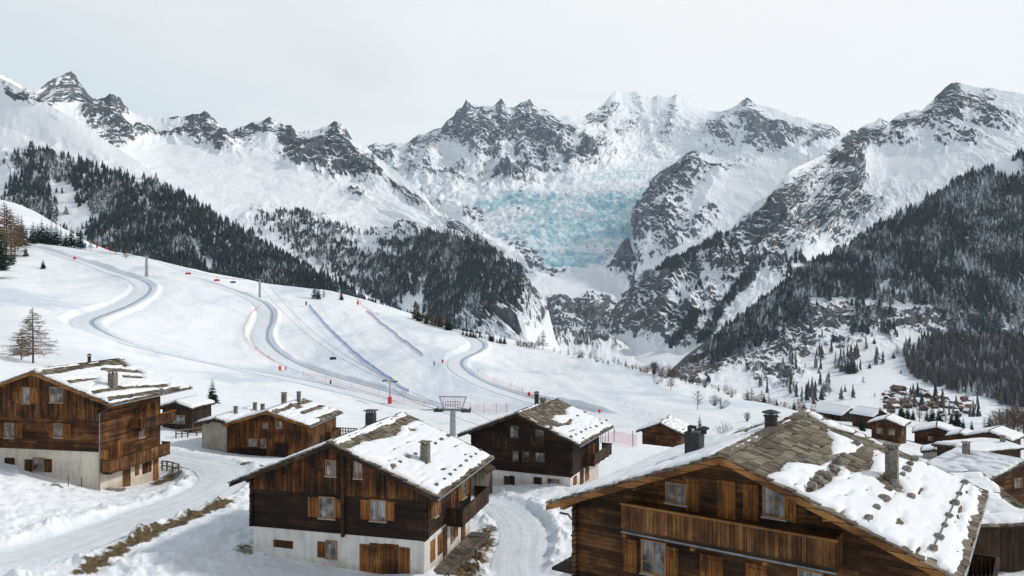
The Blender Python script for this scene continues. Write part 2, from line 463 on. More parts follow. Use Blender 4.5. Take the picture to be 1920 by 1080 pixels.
def mk_simple(name, c0, c1, rough=0.6, scale=6, metal=0.0, spec=0.4, bump=0.2):
    m = Mat(name, rough, spec); v = m.obj()
    n = m.noise(v, scale, 6, 0.65)
    m.col(m.mix(m.smooth(n, 0.3, 0.7), c0, c1)); m.b.inputs['Metallic'].default_value = metal
    if bump: m.bump(n, bump, 0.03)
    return m.m
M['stone'] = mk_simple('grey_stone', (0.09, 0.083, 0.073), (0.34, 0.31, 0.27), 0.9, 5, bump=0.8)
M['chimney_stone'] = mk_simple('chimney_mortar', (0.09, 0.08, 0.068), (0.26, 0.24, 0.20), 0.9, 6, bump=0.7)
M['black_metal'] = mk_simple('black_sheet_metal', (0.012, 0.012, 0.013), (0.035, 0.033, 0.032), 0.5, 4)
M['zinc'] = mk_simple('grey_zinc', (0.16, 0.165, 0.17), (0.30, 0.31, 0.32), 0.45, 3, 0.6)
M['steel'] = mk_simple('galvanised_steel', (0.24, 0.25, 0.26), (0.40, 0.415, 0.43), 0.5, 2, 0.35)
M['dark_steel'] = mk_simple('dark_steel', (0.04, 0.042, 0.045), (0.09, 0.092, 0.095), 0.5, 2, 0.4)
M['cable'] = mk_simple('steel_cable', (0.03, 0.03, 0.033), (0.06, 0.06, 0.065), 0.6, 1, 0.0, bump=0)
M['red'] = mk_simple('red_pad', (0.55, 0.02, 0.02), (0.75, 0.04, 0.03), 0.6, 2)
M['orange'] = mk_simple('orange_pad', (0.75, 0.10, 0.02), (0.85, 0.16, 0.03), 0.6, 2)
M['blue'] = mk_simple('blue_cover', (0.03, 0.10, 0.25), (0.05, 0.17, 0.36), 0.6, 2)
M['dark_cover'] = mk_simple('dark_cover', (0.02, 0.025, 0.04), (0.05, 0.055, 0.07), 0.6, 2)
M['frame_wood'] = mk_simple('window_frame_paint', (0.23, 0.115, 0.045), (0.38, 0.20, 0.085), 0.6, 7)
M['frame_dark'] = mk_simple('dark_window_frame', (0.04, 0.025, 0.015), (0.11, 0.065, 0.035), 0.6, 7)
M['sill'] = mk_simple('pale_sill', (0.32, 0.31, 0.30), (0.5, 0.49, 0.47), 0.8, 5)
M['dark_hole'] = mk_simple('dark_interior', (0.008, 0.007, 0.006), (0.02, 0.016, 0.013), 0.9, 3)
M['bark'] = mk_simple('bark', (0.035, 0.026, 0.02), (0.10, 0.075, 0.055), 0.9, 9, bump=0.6)
M['twig'] = mk_simple('bare_twigs', (0.045, 0.030, 0.022), (0.12, 0.08, 0.055), 0.9, 2, bump=0)
M['twig_grey'] = mk_simple('grey_bare_twigs', (0.05, 0.042, 0.036), (0.14, 0.115, 0.095), 0.9, 2, bump=0)
M['larch_needles'] = mk_simple('brown_larch_twigs', (0.085, 0.052, 0.027), (0.19, 0.12, 0.062), 0.9, 0.8, bump=0)
M['red_roof'] = mk_simple('rust_brown_roof', (0.10, 0.055, 0.045), (0.2, 0.12, 0.095), 0.8, 2)

def mk_glass():
    m = Mat('window_glass', 0.08, 0.6); v = m.obj(); x, y, z = m.xyz(v)
    n = m.noise(m.vec(m.math('MULTIPLY', m.math('ADD', x, y), 6.0), 0.0, m.math('MULTIPLY', z, 0.4)), 1.0, 5, 0.6)
    b = m.noise(v, 1.1, 3)
    c = m.ramp(n, [(0.35, (0.10, 0.105, 0.11)), (0.6, (0.36, 0.37, 0.38))])         # net curtain folds behind the glass
    m.col(m.mix(m.smooth(b, 0.40, 0.62), c, (0.02, 0.024, 0.028)))
    return m.m
M['glass'] = mk_glass()

def mk_net(name, c, dens):
    m = Mat(name, 0.8, 0.1)
    m.col(c)
    m.b.inputs['Alpha'].default_value = dens
    return m.m
M['net_pink'] = mk_net('pink_net_weave', (0.80, 0.22, 0.22), 0.15)
M['net_red'] = mk_net('red_net_weave', (0.78, 0.14, 0.14), 0.28)
M['net_blue'] = mk_net('blue_net_weave', (0.05, 0.20, 0.50), 0.65)
M['net_violet'] = mk_net('violet_net_weave', (0.12, 0.12, 0.30), 0.6)

def mk_foliage(name, c0, c1, thr=0.62):
    m = Mat(name, 0.85, 0.1); v = m.obj()
    t = m.attr('tint'); s = m.attr('snowy')
    n = m.noise(v, 1.1, 4, 0.6)
    g = m.mix(n, c0, c1)
    br = m.mix(n, (0.032, 0.026, 0.022), (0.085, 0.064, 0.050))
    c = m.mix(t, g, br)
    nz_ = m.xyz(m.n('ShaderNodeNewGeometry').outputs['Normal'])[2]
    q = m.math('ADD', m.math('MULTIPLY', nz_, 0.5), m.math('ADD', m.math('MULTIPLY', m.noise(v, 0.7, 5, 0.75), 0.9), m.math('MULTIPLY', s, 0.5)))
    f = m.math('MULTIPLY', m.smooth(q, 0.80, 1.12), 0.78)
    m.col(m.mix(f, c, (0.72, 0.77, 0.83)))
    return m.m
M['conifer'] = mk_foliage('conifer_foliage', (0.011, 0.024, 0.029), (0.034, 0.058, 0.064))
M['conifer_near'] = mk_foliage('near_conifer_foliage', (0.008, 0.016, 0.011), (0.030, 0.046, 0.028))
M['larch_far'] = mk_foliage('bare_larch_wood', (0.055, 0.048, 0.050), (0.135, 0.115, 0.112))
# ---------------------------------------------------------------- near hill: village terrace, hollow and ski slope
CP = [  # pixel column, pixel row, distance: where the photograph's ground passes
 (0,1062,47),(80,1040,49.6),(200,1078,47.3),(300,1080,47.5),(450,1082,48.5),(560,1074,50),(700,1090,49.5),(800,1078,50),(960,1075,52),
 (960,960,66),(1000,1020,57),(880,1005,60),(900,940,70),(560,950,66),
 (185,922,72),(301,897,81),(0,892,68),(-140,870,66),(115,918,69.5),(0,1000,54),(100,965,60),(255,973,60),(400,925,69),(420,895,76),(383,870,84),(320,855,89),
 (428,850,96),(582,858,95),(530,838,112),(655,812,128),(850,818,150),(1180,830,122),(1240,842,146),(1150,912,80),(870,915,78),(1070,915,75),
 (1000,790,190),(735,757,258),(600,748,230),(450,770,150),(395,766,138),(350,800,112),(250,750,140),(60,682,167),(0,690,150),(-80,660,160),(0,655,185),(150,660,205),
 (300,695,230),(500,722,250),(0,560,280),(0,485,400),(50,447,510),(150,462,520),(130,600,270),(200,520,400),(276,517,405),(300,491,525),(487,556,425),
 (400,516,530),(500,537,545),(640,551,550),(500,690,295),(450,620,345),(650,640,355),(800,650,350),(860,690,310),(690,570,500),(740,578,520),(800,602,500),
 (880,627,480),(960,641,460),(1060,661,420),(1150,681,390),(1250,706,350),(1350,731,312),(1450,753,280),(1530,770,250),
 (900,720,290),(1000,742,268),(1100,752,238),(1200,772,208),(1308,768,200),(1400,783,188),(1100,702,330),(980,690,360),(1200,722,300),
 (1575,792,200),(1675,824,157),(1760,842,160),(1840,852,165),(1930,862,150),(1850,915,102),(1890,1040,52),(1990,1040,52),(1700,792,232),(1610,776,240),
 (1700,806,330),(1900,808,330),(2100,850,200),(2100,850,330),
 (-200,420,510),(-200,560,280),(-200,640,190),(-300,880,66),(-300,1000,50),
 (20,380,700),(300,560,700),(640,650,720),(900,720,650),(1100,770,560),(1350,820,440),(1530,850,380),(-200,400,720),
 (0,480,950),(640,760,950),(1100,860,900),(1500,930,800),(1900,1000,800),(2200,980,800)]
CX = [((u - 960) / F * Y, Y, (540 - v) / F * Y) for u, v, Y in CP]
CX += [(0, 3, -14), (-6, 20, -15.5), (12, 20, -16), (-25, 30, -15.5), (25, 30, -16.2), (8.5, 33, -16.2), (14, 42, -17.2), (22, 40, -17.2), (4, 42, -17.6), (-12, 36, -16.2),
       (-3, 3, -14), (3, 3, -14)]
CX = np.array(CX)
def warp(x, y): return x / y * 2.6, np.log(y) * 1.7
_ca, _cb = warp(CX[:, 0], CX[:, 1])
def _phi(r2): return 0.5 * r2 * np.log(r2 + 1e-9)
_n = len(CX)
_K = _phi((_ca[:, None] - _ca[None]) ** 2 + (_cb[:, None] - _cb[None]) ** 2) + np.eye(_n) * 0.0008
_Pm = np.stack([np.ones(_n), _ca, _cb], 1)
_A = np.block([[_K, _Pm], [_Pm.T, np.zeros((3, 3))]])
_W = np.linalg.solve(_A, np.concatenate([CX[:, 2], np.zeros(3)]))
def hill0(x, y):
    x = np.asarray(x, float); y = np.asarray(y, float); sh = np.broadcast(x, y).shape
    a, b = warp(np.broadcast_to(x, sh).ravel(), np.broadcast_to(y, sh).ravel())
    z = np.empty(a.shape)
    for i in range(0, len(a), 60000):
        A = a[i:i + 60000]; B = b[i:i + 60000]
        z[i:i + 60000] = _phi((A[:, None] - _ca) ** 2 + (B[:, None] - _cb) ** 2) @ _W[:_n] + _W[_n] + _W[_n + 1] * A + _W[_n + 2] * B
    return z.reshape(sh)

def smooth_noise(x, y):
    far = sstep(90, 260, y)
    z = 0.16 * fbm(x / 6, y / 6, 4, 3) * (1 - 0.6 * far) + 0.05 * fbm(x / 1.3, y / 1.3, 3, 9) * (1 - far)
    z = z + far * (2.0 * fbm(x / 42, y / 60, 4, 21) + 0.34 * fbm(x / 10, y / 16, 4, 33) + 0.10 * ridged(x / 5, y / 9, 2, 35))
    return z
def hill1(x, y): return hill0(x, y) + smooth_noise(x, y)

def hit(u, v, zf=None, y0=14, y1=900, n=700):
    """first point where the sight line of a pixel meets the ground"""
    zf = zf or hill0
    Y = np.exp(np.linspace(math.log(y0), math.log(y1), n))
    d = (540 - v) / F * Y - zf((u - 960) / F * Y, Y)
    k = np.where(d < 0)[0]
    if len(k) == 0: i = int(np.argmin(d)); return Vector(((u - 960) / F * Y[i], Y[i], (540 - v) / F * Y[i]))
    i = max(k[0], 1); t = d[i - 1] / (d[i - 1] - d[i]); y = Y[i - 1] + t * (Y[i] - Y[i - 1])
    return Vector(((u - 960) / F * y, y, (540 - v) / F * y))

def curve_pts(px, step=1.5, ymin=14):
    """pixel polyline -> evenly spaced smoothed ground polyline (x, y)"""
    p = np.array([tuple(hit(u, v, y0=ymin))[:2] for u, v in px])
    seg = np.concatenate([[0], np.cumsum(np.hypot(*np.diff(p, axis=0).T))])
    # centripetal-like smoothing: dense linear then box filter
    n = max(8, int(seg[-1] / step)); s = np.linspace(0, seg[-1], n)
    q = np.stack([np.interp(s, seg, p[:, 0]), np.interp(s, seg, p[:, 1])], 1)
    k = max(1, int(n / len(px) * 0.45))
    for _ in range(2):
        pad = np.concatenate([np.repeat(q[:1], k, 0), q, np.repeat(q[-1:], k, 0)])
        q = np.stack([np.convolve(pad[:, i], np.ones(2 * k + 1) / (2 * k + 1), 'valid') for i in (0, 1)], 1)
    return q

class Path:
    def __init__(s, px, half, step=1.5, bank_r=0.0, bank_l=0.0, bw=2.5, ymin=14, drop=0.0):
        s.q = curve_pts(px, step, ymin); s.half = half; s.br = bank_r; s.bl = bank_l; s.bw = bw
        z = hill0(s.q[:, 0], s.q[:, 1]) - drop
        k = 6; pad = np.concatenate([np.repeat(z[:1], k), z, np.repeat(z[-1:], k)])
        s.z = np.convolve(pad, np.ones(2 * k + 1) / (2 * k + 1), 'valid')
        d = np.gradient(s.q, axis=0); d /= np.linalg.norm(d, axis=1)[:, None]
        s.d = d; s.gz = np.gradient(s.z) / np.maximum(1e-3, np.hypot(*np.gradient(s.q, axis=0).T))
        s.r = np.stack([d[:, 1], -d[:, 0]], 1)       # right-hand side
        s.len = np.concatenate([[0], np.cumsum(np.hypot(*np.diff(s.q, axis=0).T))])
    def near(s, x, y):
        """signed offset across the path and bench height for points near it (nan elsewhere)"""
        m = s.half + 8
        ok = (x > s.q[:, 0].min() - m) & (x < s.q[:, 0].max() + m) & (y > s.q[:, 1].min() - m) & (y < s.q[:, 1].max() + m)
        idx = np.where(ok)[0]
        out_d = np.full(x.shape, np.nan); out_z = np.zeros(x.shape); out_e = np.zeros(x.shape)
        for i in range(0, len(idx), 20000):
            j = idx[i:i + 20000]
            dx = x[j][:, None] - s.q[None, :, 0]; dy = y[j][:, None] - s.q[None, :, 1]
            k = np.argmin(dx * dx + dy * dy, 1); r = np.arange(len(j))
            off = dx[r, k] * s.r[k, 0] + dy[r, k] * s.r[k, 1]
            al = dx[r, k] * s.d[k, 0] + dy[r, k] * s.d[k, 1]
            dist = np.where(np.abs(al) < 3, np.abs(off), np.hypot(dx[r, k], dy[r, k])) * np.sign(off)
            out_d[j] = np.where(np.abs(dist) < m, dist, np.nan); out_z[j] = s.z[k] + np.clip(al, -2, 2) * s.gz[k]
            out_e[j] = np.minimum(k, len(s.q) - 1 - k) / 12.0
        return out_d, out_z, np.clip(out_e, 0, 1)

road_main = Path([(-120,1078),(0,1058),(80,1036),(170,1005),(255,973),(330,948),(392,922),(424,898),(412,878),(380,866),(330,858),(285,846)], 2.1, 0.7, 0.15, 0.25, 2.0)
road_right = Path([(985,1110),(965,1060),(985,1010),(975,975),(935,945),(880,932)], 1.6, 0.7, 0.25, 0.12, 1.5)
pistes = [
 Path([(40,455),(100,474),(150,489),(200,508),(246,522),(273,534),(268,549),(235,569),(190,586),(152,599),(150,611),(190,629),(250,648),(330,668),(430,687),(530,706),(640,731),(740,755),(800,770)], 3.6, 1.5, 0.2, 0.65, 4.2),
 Path([(330,512),(390,530),(440,546),(480,563),(500,582),(497,604),(484,628),(494,650),(530,676),(600,704),(680,726),(760,748),(830,768)], 3.6, 1.5, 0.2, 0.95, 3.2),
 Path([(775,600),(830,616),(880,632),(904,646),(890,658),(860,669),(848,683),(862,700),(905,720),(970,741),(1060,764),(1150,785)], 3.2, 1.5, 0.2, 0.8, 3.0),
]
def hill(x, y, want=False, soft=False):
    """final ground height; optionally the packed-snow and dead-grass amounts"""
    sh = np.broadcast(x, y).shape
    x = np.broadcast_to(np.asarray(x, float), sh).ravel(); y = np.broadcast_to(np.asarray(y, float), sh).ravel()
    z = hill1(x, y); packed = np.zeros(x.shape)
    for p in [road_main, road_right] + pistes:
        d, b, e_ = p.near(x, y); ok = ~np.isnan(d)
        if not ok.any(): continue
        D = d[ok]; A = np.abs(D); h = p.half; zz = z[ok]; B = b[ok]; E = e_[ok]
        near = p in (road_main, road_right)
        t = sstep(h, h + p.bw, A)
        bank = np.where(D > 0, p.br, p.bl) * np.exp(-((A - h - 0.66 * p.bw) / (0.30 * p.bw)) ** 2)
        lump = 1 + (0.9 * fbm(x[ok] / 1.9, y[ok] / 1.9, 4, 71) if near else 0.25 * fbm(x[ok] / 22, y[ok] / 22, 2, 71))
        nz_ = (B - (0.10 if near else 0.16)) * (1 - t) + zz * t + bank * lump
        z[ok] = zz + (nz_ - zz) * E
        packed[ok] = np.maximum(packed[ok], (1 - sstep(h, h + p.bw * 0.6, A)) * E)
    z = z.reshape(sh)
    if not want: return z
    return z, packed.reshape(sh)

def build_hill():
    nu = 1220; U = np.linspace(-330, 2250, nu)
    Y = np.concatenate([np.geomspace(4, 38, 40)[:-1], np.geomspace(38, 115, 400)[:-1], np.geomspace(115, 570, 520)[:-1], np.geomspace(570, 900, 40)]); ny = len(Y)
    UU, YY = np.meshgrid((U - 960) / F, Y); X = UU * YY
    z, pk = hill(X, YY, True)
    # ploughed lumps beside the roads, drifted piles in front of the houses
    near = 1 - sstep(60, 120, YY)
    for (u, v, r, h) in [(120,985,6,0.55),(30,905,8,0.5),(330,925,3,0.55),(300,1075,5,0.5),(1030,960,3,0.5),(900,1000,3,0.3),(460,890,4,0.4),(1000,920,5,0.35),(250,1060,3,0.4),(430,1000,5,0.55),(440,950,4,0.4)]:
        c = hit(u, v); g = np.exp(-((X - c.x) ** 2 + (YY - c.y) ** 2) / (r * r))
        z += g * h * (0.6 + 0.9 * fbm(X / 1.6, YY / 1.6, 4, 5)) * (1 - pk)
    lump = np.maximum(0, fbm(X / 1.7, YY / 1.7, 5, 14) + .25 * fbm(X / .5, YY / .5, 2, 15)) * near * (1 - pk)
    band = np.zeros(X.shape)
    for p, wd in ((road_main, 3.2), (road_right, 2.6)):
        d, _, e_ = p.near(X.ravel(), YY.ravel()); d = np.nan_to_num(d, nan=99).reshape(X.shape)
        band = np.maximum(band, np.exp(-((np.abs(d) - p.half - 1.2) / (wd * 0.5)) ** 2))
    z += lump * (0.14 + 0.75 * band)
    # bare verges with dead grass and grit
    gr = np.zeros(X.shape)
    verge = curve_pts([(150,1085),(215,1045),(262,1017),(300,1000),(345,982),(395,962),(432,944)], 0.5)
    dd = np.sqrt(((X.ravel()[:, None] - verge[None, ::3, 0]) ** 2 + (YY.ravel()[:, None] - verge[None, ::3, 1]) ** 2).min(1)).reshape(X.shape) if False else None
    for a in verge[::2]:
        k = (np.abs(X - a[0]) < 3) & (np.abs(YY - a[1]) < 3)
        gr[k] = np.maximum(gr[k], 1.0 * np.exp(-(((X[k] - a[0]) ** 2 + (YY[k] - a[1]) ** 2) / 0.75)))
    for (u, v, rx, ry, s) in [(310,902,1.6,3.5,0.9),(335,880,1.2,2.5,0.7),(900,1022,1.5,2.6,0.95),(890,1050,1.3,2.4,0.9),(872,1075,1.4,2.5,0.9),(915,1002,1.2,2.0,0.8),(225,918,1.4,1.0,0.8),(455,1035,0.9,1.5,0.7),(1150,905,1.0,2,0.6),(350,902,1.0,2.0,0.5),(20,480,8,18,0.75),(-10,520,6,14,0.7),(30,455,7,16,0.7),(10,650,4,8,0.5),(8,662,3,5,0.6),(90,685,2,3,0.5)]:
        c = hit(u, v); gr = np.maximum(gr, s * np.exp(-(((X - c.x) / rx) ** 2 + ((YY - c.y) / ry) ** 2)))
    # ragged skier-scraped ground and stones showing through on the upper slope
    gr = np.maximum(gr, 0.42 * sstep(0.42, 0.62, fbm(X / 22, YY / 34, 4, 88)) * sstep(180, 260, YY) * (pk < 0.05))
    # skied-out track on the right and shadowless scraped strips
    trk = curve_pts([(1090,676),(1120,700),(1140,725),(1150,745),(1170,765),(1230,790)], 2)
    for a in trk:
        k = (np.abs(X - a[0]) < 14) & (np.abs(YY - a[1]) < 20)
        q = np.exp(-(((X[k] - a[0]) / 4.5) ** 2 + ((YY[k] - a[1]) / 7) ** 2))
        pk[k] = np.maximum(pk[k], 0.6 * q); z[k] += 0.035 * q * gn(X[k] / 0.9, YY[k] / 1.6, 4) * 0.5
    # groomer passes and ski tracks pressed into the slope
    for px, wd, am in [([(800,668),(860,698),(940,732),(1050,775),(1120,796)],1.3,.9),([(700,600),(760,660),(840,705),(940,745),(1040,785)],1.0,.5),([(640,580),(690,650),(760,705),(850,745),(950,780)],1.0,.45),([(600,575),(650,630),(720,690),(800,740)],.9,.5),
                       ([(575,578),(605,625),(650,670),(720,728),(780,762)],1.6,.75),([(540,560),(560,610),(610,670),(690,730)],1.0,.5),([(460,600),(440,640),(470,680)],1.2,.45),([(340,560),(420,575),(470,600)],1.6,.55),([(300,560),(230,600),(190,620)],1.4,.5),
                       ([(200,500),(300,505),(400,520)],2.0,.6),([(560,712),(480,705),(400,700),(300,690)],1.2,.4),([(560,740),(640,752),(740,775),(860,800)],1.5,.6),([(430,720),(520,738),(620,760),(700,785)],1.2,.45),([(930,660),(1000,690),(1060,730),(1130,770)],1.8,.5),([(1000,680),(1080,705),(1140,745)],1.6,.4),
                       ([(900,740),(1000,770),(1100,790),(1200,800)],1.4,.6),([(760,600),(820,635),(800,660)],1.4,.45),([(700,580),(745,610),(790,655)],1.5,.6),([(240,620),(380,655),(520,690)],1.0,.5),([(1180,720),(1260,745),(1350,775)],1.0,.3)]:
        t_ = curve_pts(px, 2.0)
        for a in t_:
            k = np.where((np.abs(X - a[0]) < 8) & (np.abs(YY - a[1]) < 8))
            q = am * np.exp(-(((X[k] - a[0]) ** 2 + (YY[k] - a[1]) ** 2) / (wd * wd * 1.6)))
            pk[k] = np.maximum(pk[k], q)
    V = np.stack([X, YY, z], -1).reshape(-1, 3)
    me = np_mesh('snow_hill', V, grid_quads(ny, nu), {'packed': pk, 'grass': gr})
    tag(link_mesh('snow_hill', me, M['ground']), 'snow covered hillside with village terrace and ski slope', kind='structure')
build_hill()

def strip(name, p, mat, label, lift=0.0, n=11):
    a = np.linspace(-1, 1, n)
    X = p.q[:, 0][:, None] + p.r[:, 0][:, None] * a * p.half * (1.12 if p.half < 3 else 1.02)
    Y = p.q[:, 1][:, None] + p.r[:, 1][:, None] * a * p.half * (1.12 if p.half < 3 else 1.02)
    crown = -0.05 * np.abs(a) ** 3
    Z = p.z[:, None] + crown[None] + lift + 0.05 * fbm(X / 1.2, Y / 1.2, 3, 4) * (p.half < 3)
    # ruts
    if p.half < 3: Z = Z - 0.05 * np.exp(-((np.abs(a[None]) - 0.42) / 0.12) ** 2)
    V = np.stack([X, Y, Z], -1).reshape(-1, 3)
    A = np.broadcast_to(a, X.shape); L = np.broadcast_to(p.len[:, None], X.shape)
    me = np_mesh(name, V, grid_quads(len(p.q), n), {'across': A, 'along': L})
    tag(link_mesh(name, me, mat), label, kind='structure')
strip('snowy_road', road_main, M['road'], 'packed snow road curving through the village from the left corner')
strip('snowy_lane', road_right, M['road'], 'trampled snow lane curving between the chalets')
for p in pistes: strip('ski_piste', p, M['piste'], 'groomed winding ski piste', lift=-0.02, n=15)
# ---------------------------------------------------------------- mountains (each a lofted sheet with relief, real distance and a far side)
SHEETS = {}
def boxblur(A, k):
    for ax in (0, 1):
        p = np.concatenate([np.repeat(np.take(A, [0], ax), k + 1, ax), A, np.repeat(np.take(A, [-1], ax), k, ax)], ax)
        c = np.cumsum(p, ax); n = A.shape[ax]
        A = (np.take(c, np.arange(2 * k + 1, 2 * k + 1 + n), ax) - np.take(c, np.arange(0, n), ax)) / (2 * k + 1)
    return A
def sheet(name, label, mat, u0, u1, nu, lines, rows, rock, relief, seed, warm=(), ice=None, base_rock=0.0, slope_k=1.0, snow_top=0.0, crest_amp=0.3, gul=1.0, calm=None, ribs=(), jag=1.0, rock_gain=1.0):
    """lines: top to bottom, each a list of (pixel column, pixel row, distance); rows: grid rows between successive lines"""
    U = np.linspace(u0, u1, nu); Ls = []
    for i, l in enumerate(lines):
        l = np.array(l, float)
        v = np.interp(U, l[:, 0], l[:, 1]); y = np.interp(U, l[:, 0], l[:, 2])
        if i:
            k = max(3, nu // 24); ker = np.hanning(2 * k + 3)[1:-1]; ker /= ker.sum()
            pad = lambda q: np.convolve(np.concatenate([np.repeat(q[:1], k), q, np.repeat(q[-1:], k)]), ker, 'valid')
            v, y = pad(v), pad(y)
        else:
            k = max(3, nu // 40); ker = np.hanning(2 * k + 3)[1:-1]; ker /= ker.sum()
            v = v - 2.4 * jag * np.maximum(0, fbm(U / 4.5, U * 0 + .5, 3, seed + 77))
            kk = max(2, nu // 45); kr = np.hanning(2 * kk + 3)[1:-1]; kr /= kr.sum(); v_full = v
            v = np.convolve(np.concatenate([np.repeat(v[:1], kk), v, np.repeat(v[-1:], kk)]), kr, 'valid'); cres = v_full - v
            y = np.convolve(np.concatenate([np.repeat(y[:1], k), y, np.repeat(y[-1:], k)]), ker, 'valid')
        Ls.append(np.stack([(U - 960) / F * y, y, (540 - v) / F * y], -1))
    G = []; T = []
    n = len(Ls)
    for i in range(n - 1):
        p0 = Ls[max(i - 1, 0)] if i > 1 else Ls[i] - (Ls[i + 1] - Ls[i]); p1 = Ls[i]; p2 = Ls[i + 1]
        p3 = Ls[i + 2] if i + 2 < n else p2 + (p2 - p1)
        for t in np.linspace(0, 1, rows[i], endpoint=False):
            a = -0.5 * t + t * t - 0.5 * t ** 3; b = 1 - 2.5 * t * t + 1.5 * t ** 3; c = 0.5 * t + 2 * t * t - 1.5 * t ** 3; d = -0.5 * t * t + 0.5 * t ** 3
            q = a * p0 + b * p1 + c * p2 + d * p3
            lin = p1 * (1 - t) + p2 * t
            G.append(lin * 0.45 + q * 0.55); T.append(i + t)
    G.append(Ls[-1]); T.append(n - 1)
    P = np.stack(G); T = np.array(T)
    nr = len(P)
    fall = np.exp(-(T / 0.16) ** 1.3)[:, None]                             # pinnacles fade into the face below them
    P[..., 2] -= cres[None] / F * P[..., 1] * fall
    PU = P[..., 0] / P[..., 1] * F + 960; PV = 540 - P[..., 2] / P[..., 1] * F
    # relief
    du = np.gradient(P, axis=1); dv = np.gradient(P, axis=0)
    N = np.cross(du, dv); N /= np.linalg.norm(N, axis=-1, keepdims=True) + 1e-9
    N *= np.sign(-N[..., 1:2] + 1e-6)
    N = N * 0.8 + np.array([0, 0, 0.3])
    view = -P / np.linalg.norm(P, axis=-1, keepdims=True)                 # near the crest the relief goes outward only, so that the skyline keeps its points
    kw = sstep(0.15, 0.9, T)[:, None, None]
    N = view * (1 - kw) + N * kw
    sc = np.mean(P[..., 1]) / 1000.0                                    # relief grows with distance so that it stays readable
    S = P[..., 0] / sc; D = np.broadcast_to(np.cumsum(np.median(np.linalg.norm(dv, axis=-1), axis=1))[:, None] / sc, S.shape) + 0.15 * S
    R = np.full(S.shape, base_rock, float)
    wu = PU + 14 * fbm(PU / 30, PV / 30, 3, seed + 5); wv = PV + 10 * fbm(PU / 26, PV / 22, 3, seed + 6)
    for (bu, bv, ru, rv, amt, *rot) in rock:
        a = RAD(rot[0]) if rot else 0.0
        ex = (wu - bu) * math.cos(a) + (wv - bv) * math.sin(a); ey = -(wu - bu) * math.sin(a) + (wv - bv) * math.cos(a)
        g = np.exp(-((ex / ru) ** 2 + (ey / rv) ** 2) ** 1.5)
        R = R + amt * g
    RB = np.zeros(S.shape)
    for pts, h, wd in ribs:                                               # the main buttresses under each summit
        pv = np.array([p[1] for p in pts], float); pu = np.array([p[0] for p in pts], float)
        cu = np.interp(PV, pv, pu) + 7 * fbm(PV / 16, PU * 0 + pu[0], 3, seed + 61); k = sstep(pv[0] - 8, pv[0] + 2, PV) * (1 - sstep(pv[-1] - 12, pv[-1] + 22, PV))
        q = np.abs(PU - cu) * (1 + .25 * fbm(PU / 9, PV / 9, 3, seed + 62)); spread = wd * (0.35 + 0.65 * sstep(pv[0], pv[0] + 70, PV))
        RB = np.maximum(RB, h * np.clip(1 - q / spread, 0, 1) * k)
        R = R + .22 * np.clip(1 - q / (wd * .55), 0, 1) * k
    R = R + .42 * fbm(PU / 40, PV / 26, 3, seed + 90) * sstep(.10, .35, R)
    R = np.clip(R * rock_gain, -1, 1.1)
    rough = np.clip(0.10 + R * 1.1, 0.08, 1.25)
    wS = S + 22 * fbm(S / 60, D / 60, 3, seed + 1); wD = D + 22 * fbm(S / 50, D / 50, 3, seed + 2)
    g1 = ridged(wS / 70, wD / (165 * gul), 3, seed, .5)                  # ribs and gullies running down the face
    g2 = ridged(wS / 27 + 0.30 * wD / 40, wD / 52, 3, seed + 3, .55)
    g3 = fbm(wS / 4.5 + wD / 16, wD / 9.5, 4, seed + 4)
    sh = 0.9 * fbm(S / 34, D / 30, 3, seed + 19)
    g4 = ridged(wS / 10 - 0.2 * wD / 12 + sh, wD / 20 + sh, 4, seed + 9, .6)
    amp = (11 * (g1 - 0.15) + 8.5 * (g2 - 0.15) + 1.3 * g3 + 4.2 * g4) * rough + 4.5 * fbm(wS / 70, wD / 70, 3, seed + 8)
    amp = amp * relief * sc
    if calm is not None: amp = amp * calm(PU, PV)
    if ice is not None:
        I = ice(PU, PV, seed)
        cz = fbm(S / 40, D / 15, 4, seed + 40) * 4.0 + (0.35 - np.abs(fbm(S / 17, D / 9, 3, seed + 41))) * 5.0 + fbm(S / 7, D / 6, 2, seed + 42) * 1.2
        amp = amp * (1 - 0.95 * np.clip(I * 1.8, 0, 1)) + np.clip(I * 1.4, 0, 1) * cz * sc * 1.25
    else: I = np.zeros(S.shape)
    amp = amp + RB * np.mean(P[..., 1]) / F
    damp = crest_amp + (1 - crest_amp) * sstep(0.02, 0.30, T)[:, None]
    Q = P + N * (amp * damp)[..., None]
    # rock where it is steep
    du = np.gradient(Q, axis=1); dv = np.gradient(Q, axis=0); NN = np.cross(du, dv); NN /= np.linalg.norm(NN, axis=-1, keepdims=True) + 1e-9
    NN *= np.sign(NN[..., 2:3] + 1e-9)
    st = 1 - NN[..., 2]
    hp = st - boxblur(st, 14)
    rk = R * 0.58 + slope_k * np.clip(hp, -.35, .35) * np.clip(0.22 + 0.9 * R, 0.03, 1.0) * 1.25 + 0.22 * g3 * np.clip(R + 0.25, 0, 1) - 0.05 + 0.12 * np.clip(NN[..., 0] * -1.0, -.6, .6) * np.clip(R + .1, 0, 1)
    rk = rk + .13 * (1 - kw[..., 0]) * sstep(.25, .5, R)
    rk = rk - snow_top * (1 - sstep(0, 1.0, T))[:, None]
    W = np.zeros(S.shape)
    for (bu, bv, ru, rv, amt) in warm: W = np.maximum(W, amt * np.exp(-(((wu - bu) / ru) ** 2 + ((wv - bv) / rv) ** 2)))
    # the far side, falling away behind the crest
    back = []
    for k, (dy, dz) in enumerate(((1.10, -0.15), (1.035, -0.04), (1.008, -0.006))):
        b = Q[0].copy(); y = b[:, 1:2]; b[:, 0:1] *= dy; b[:, 1:2] = y * dy; b[:, 2:3] += dz * y; back.append(b)
    V = np.concatenate([np.stack(back), Q]); z3 = np.repeat
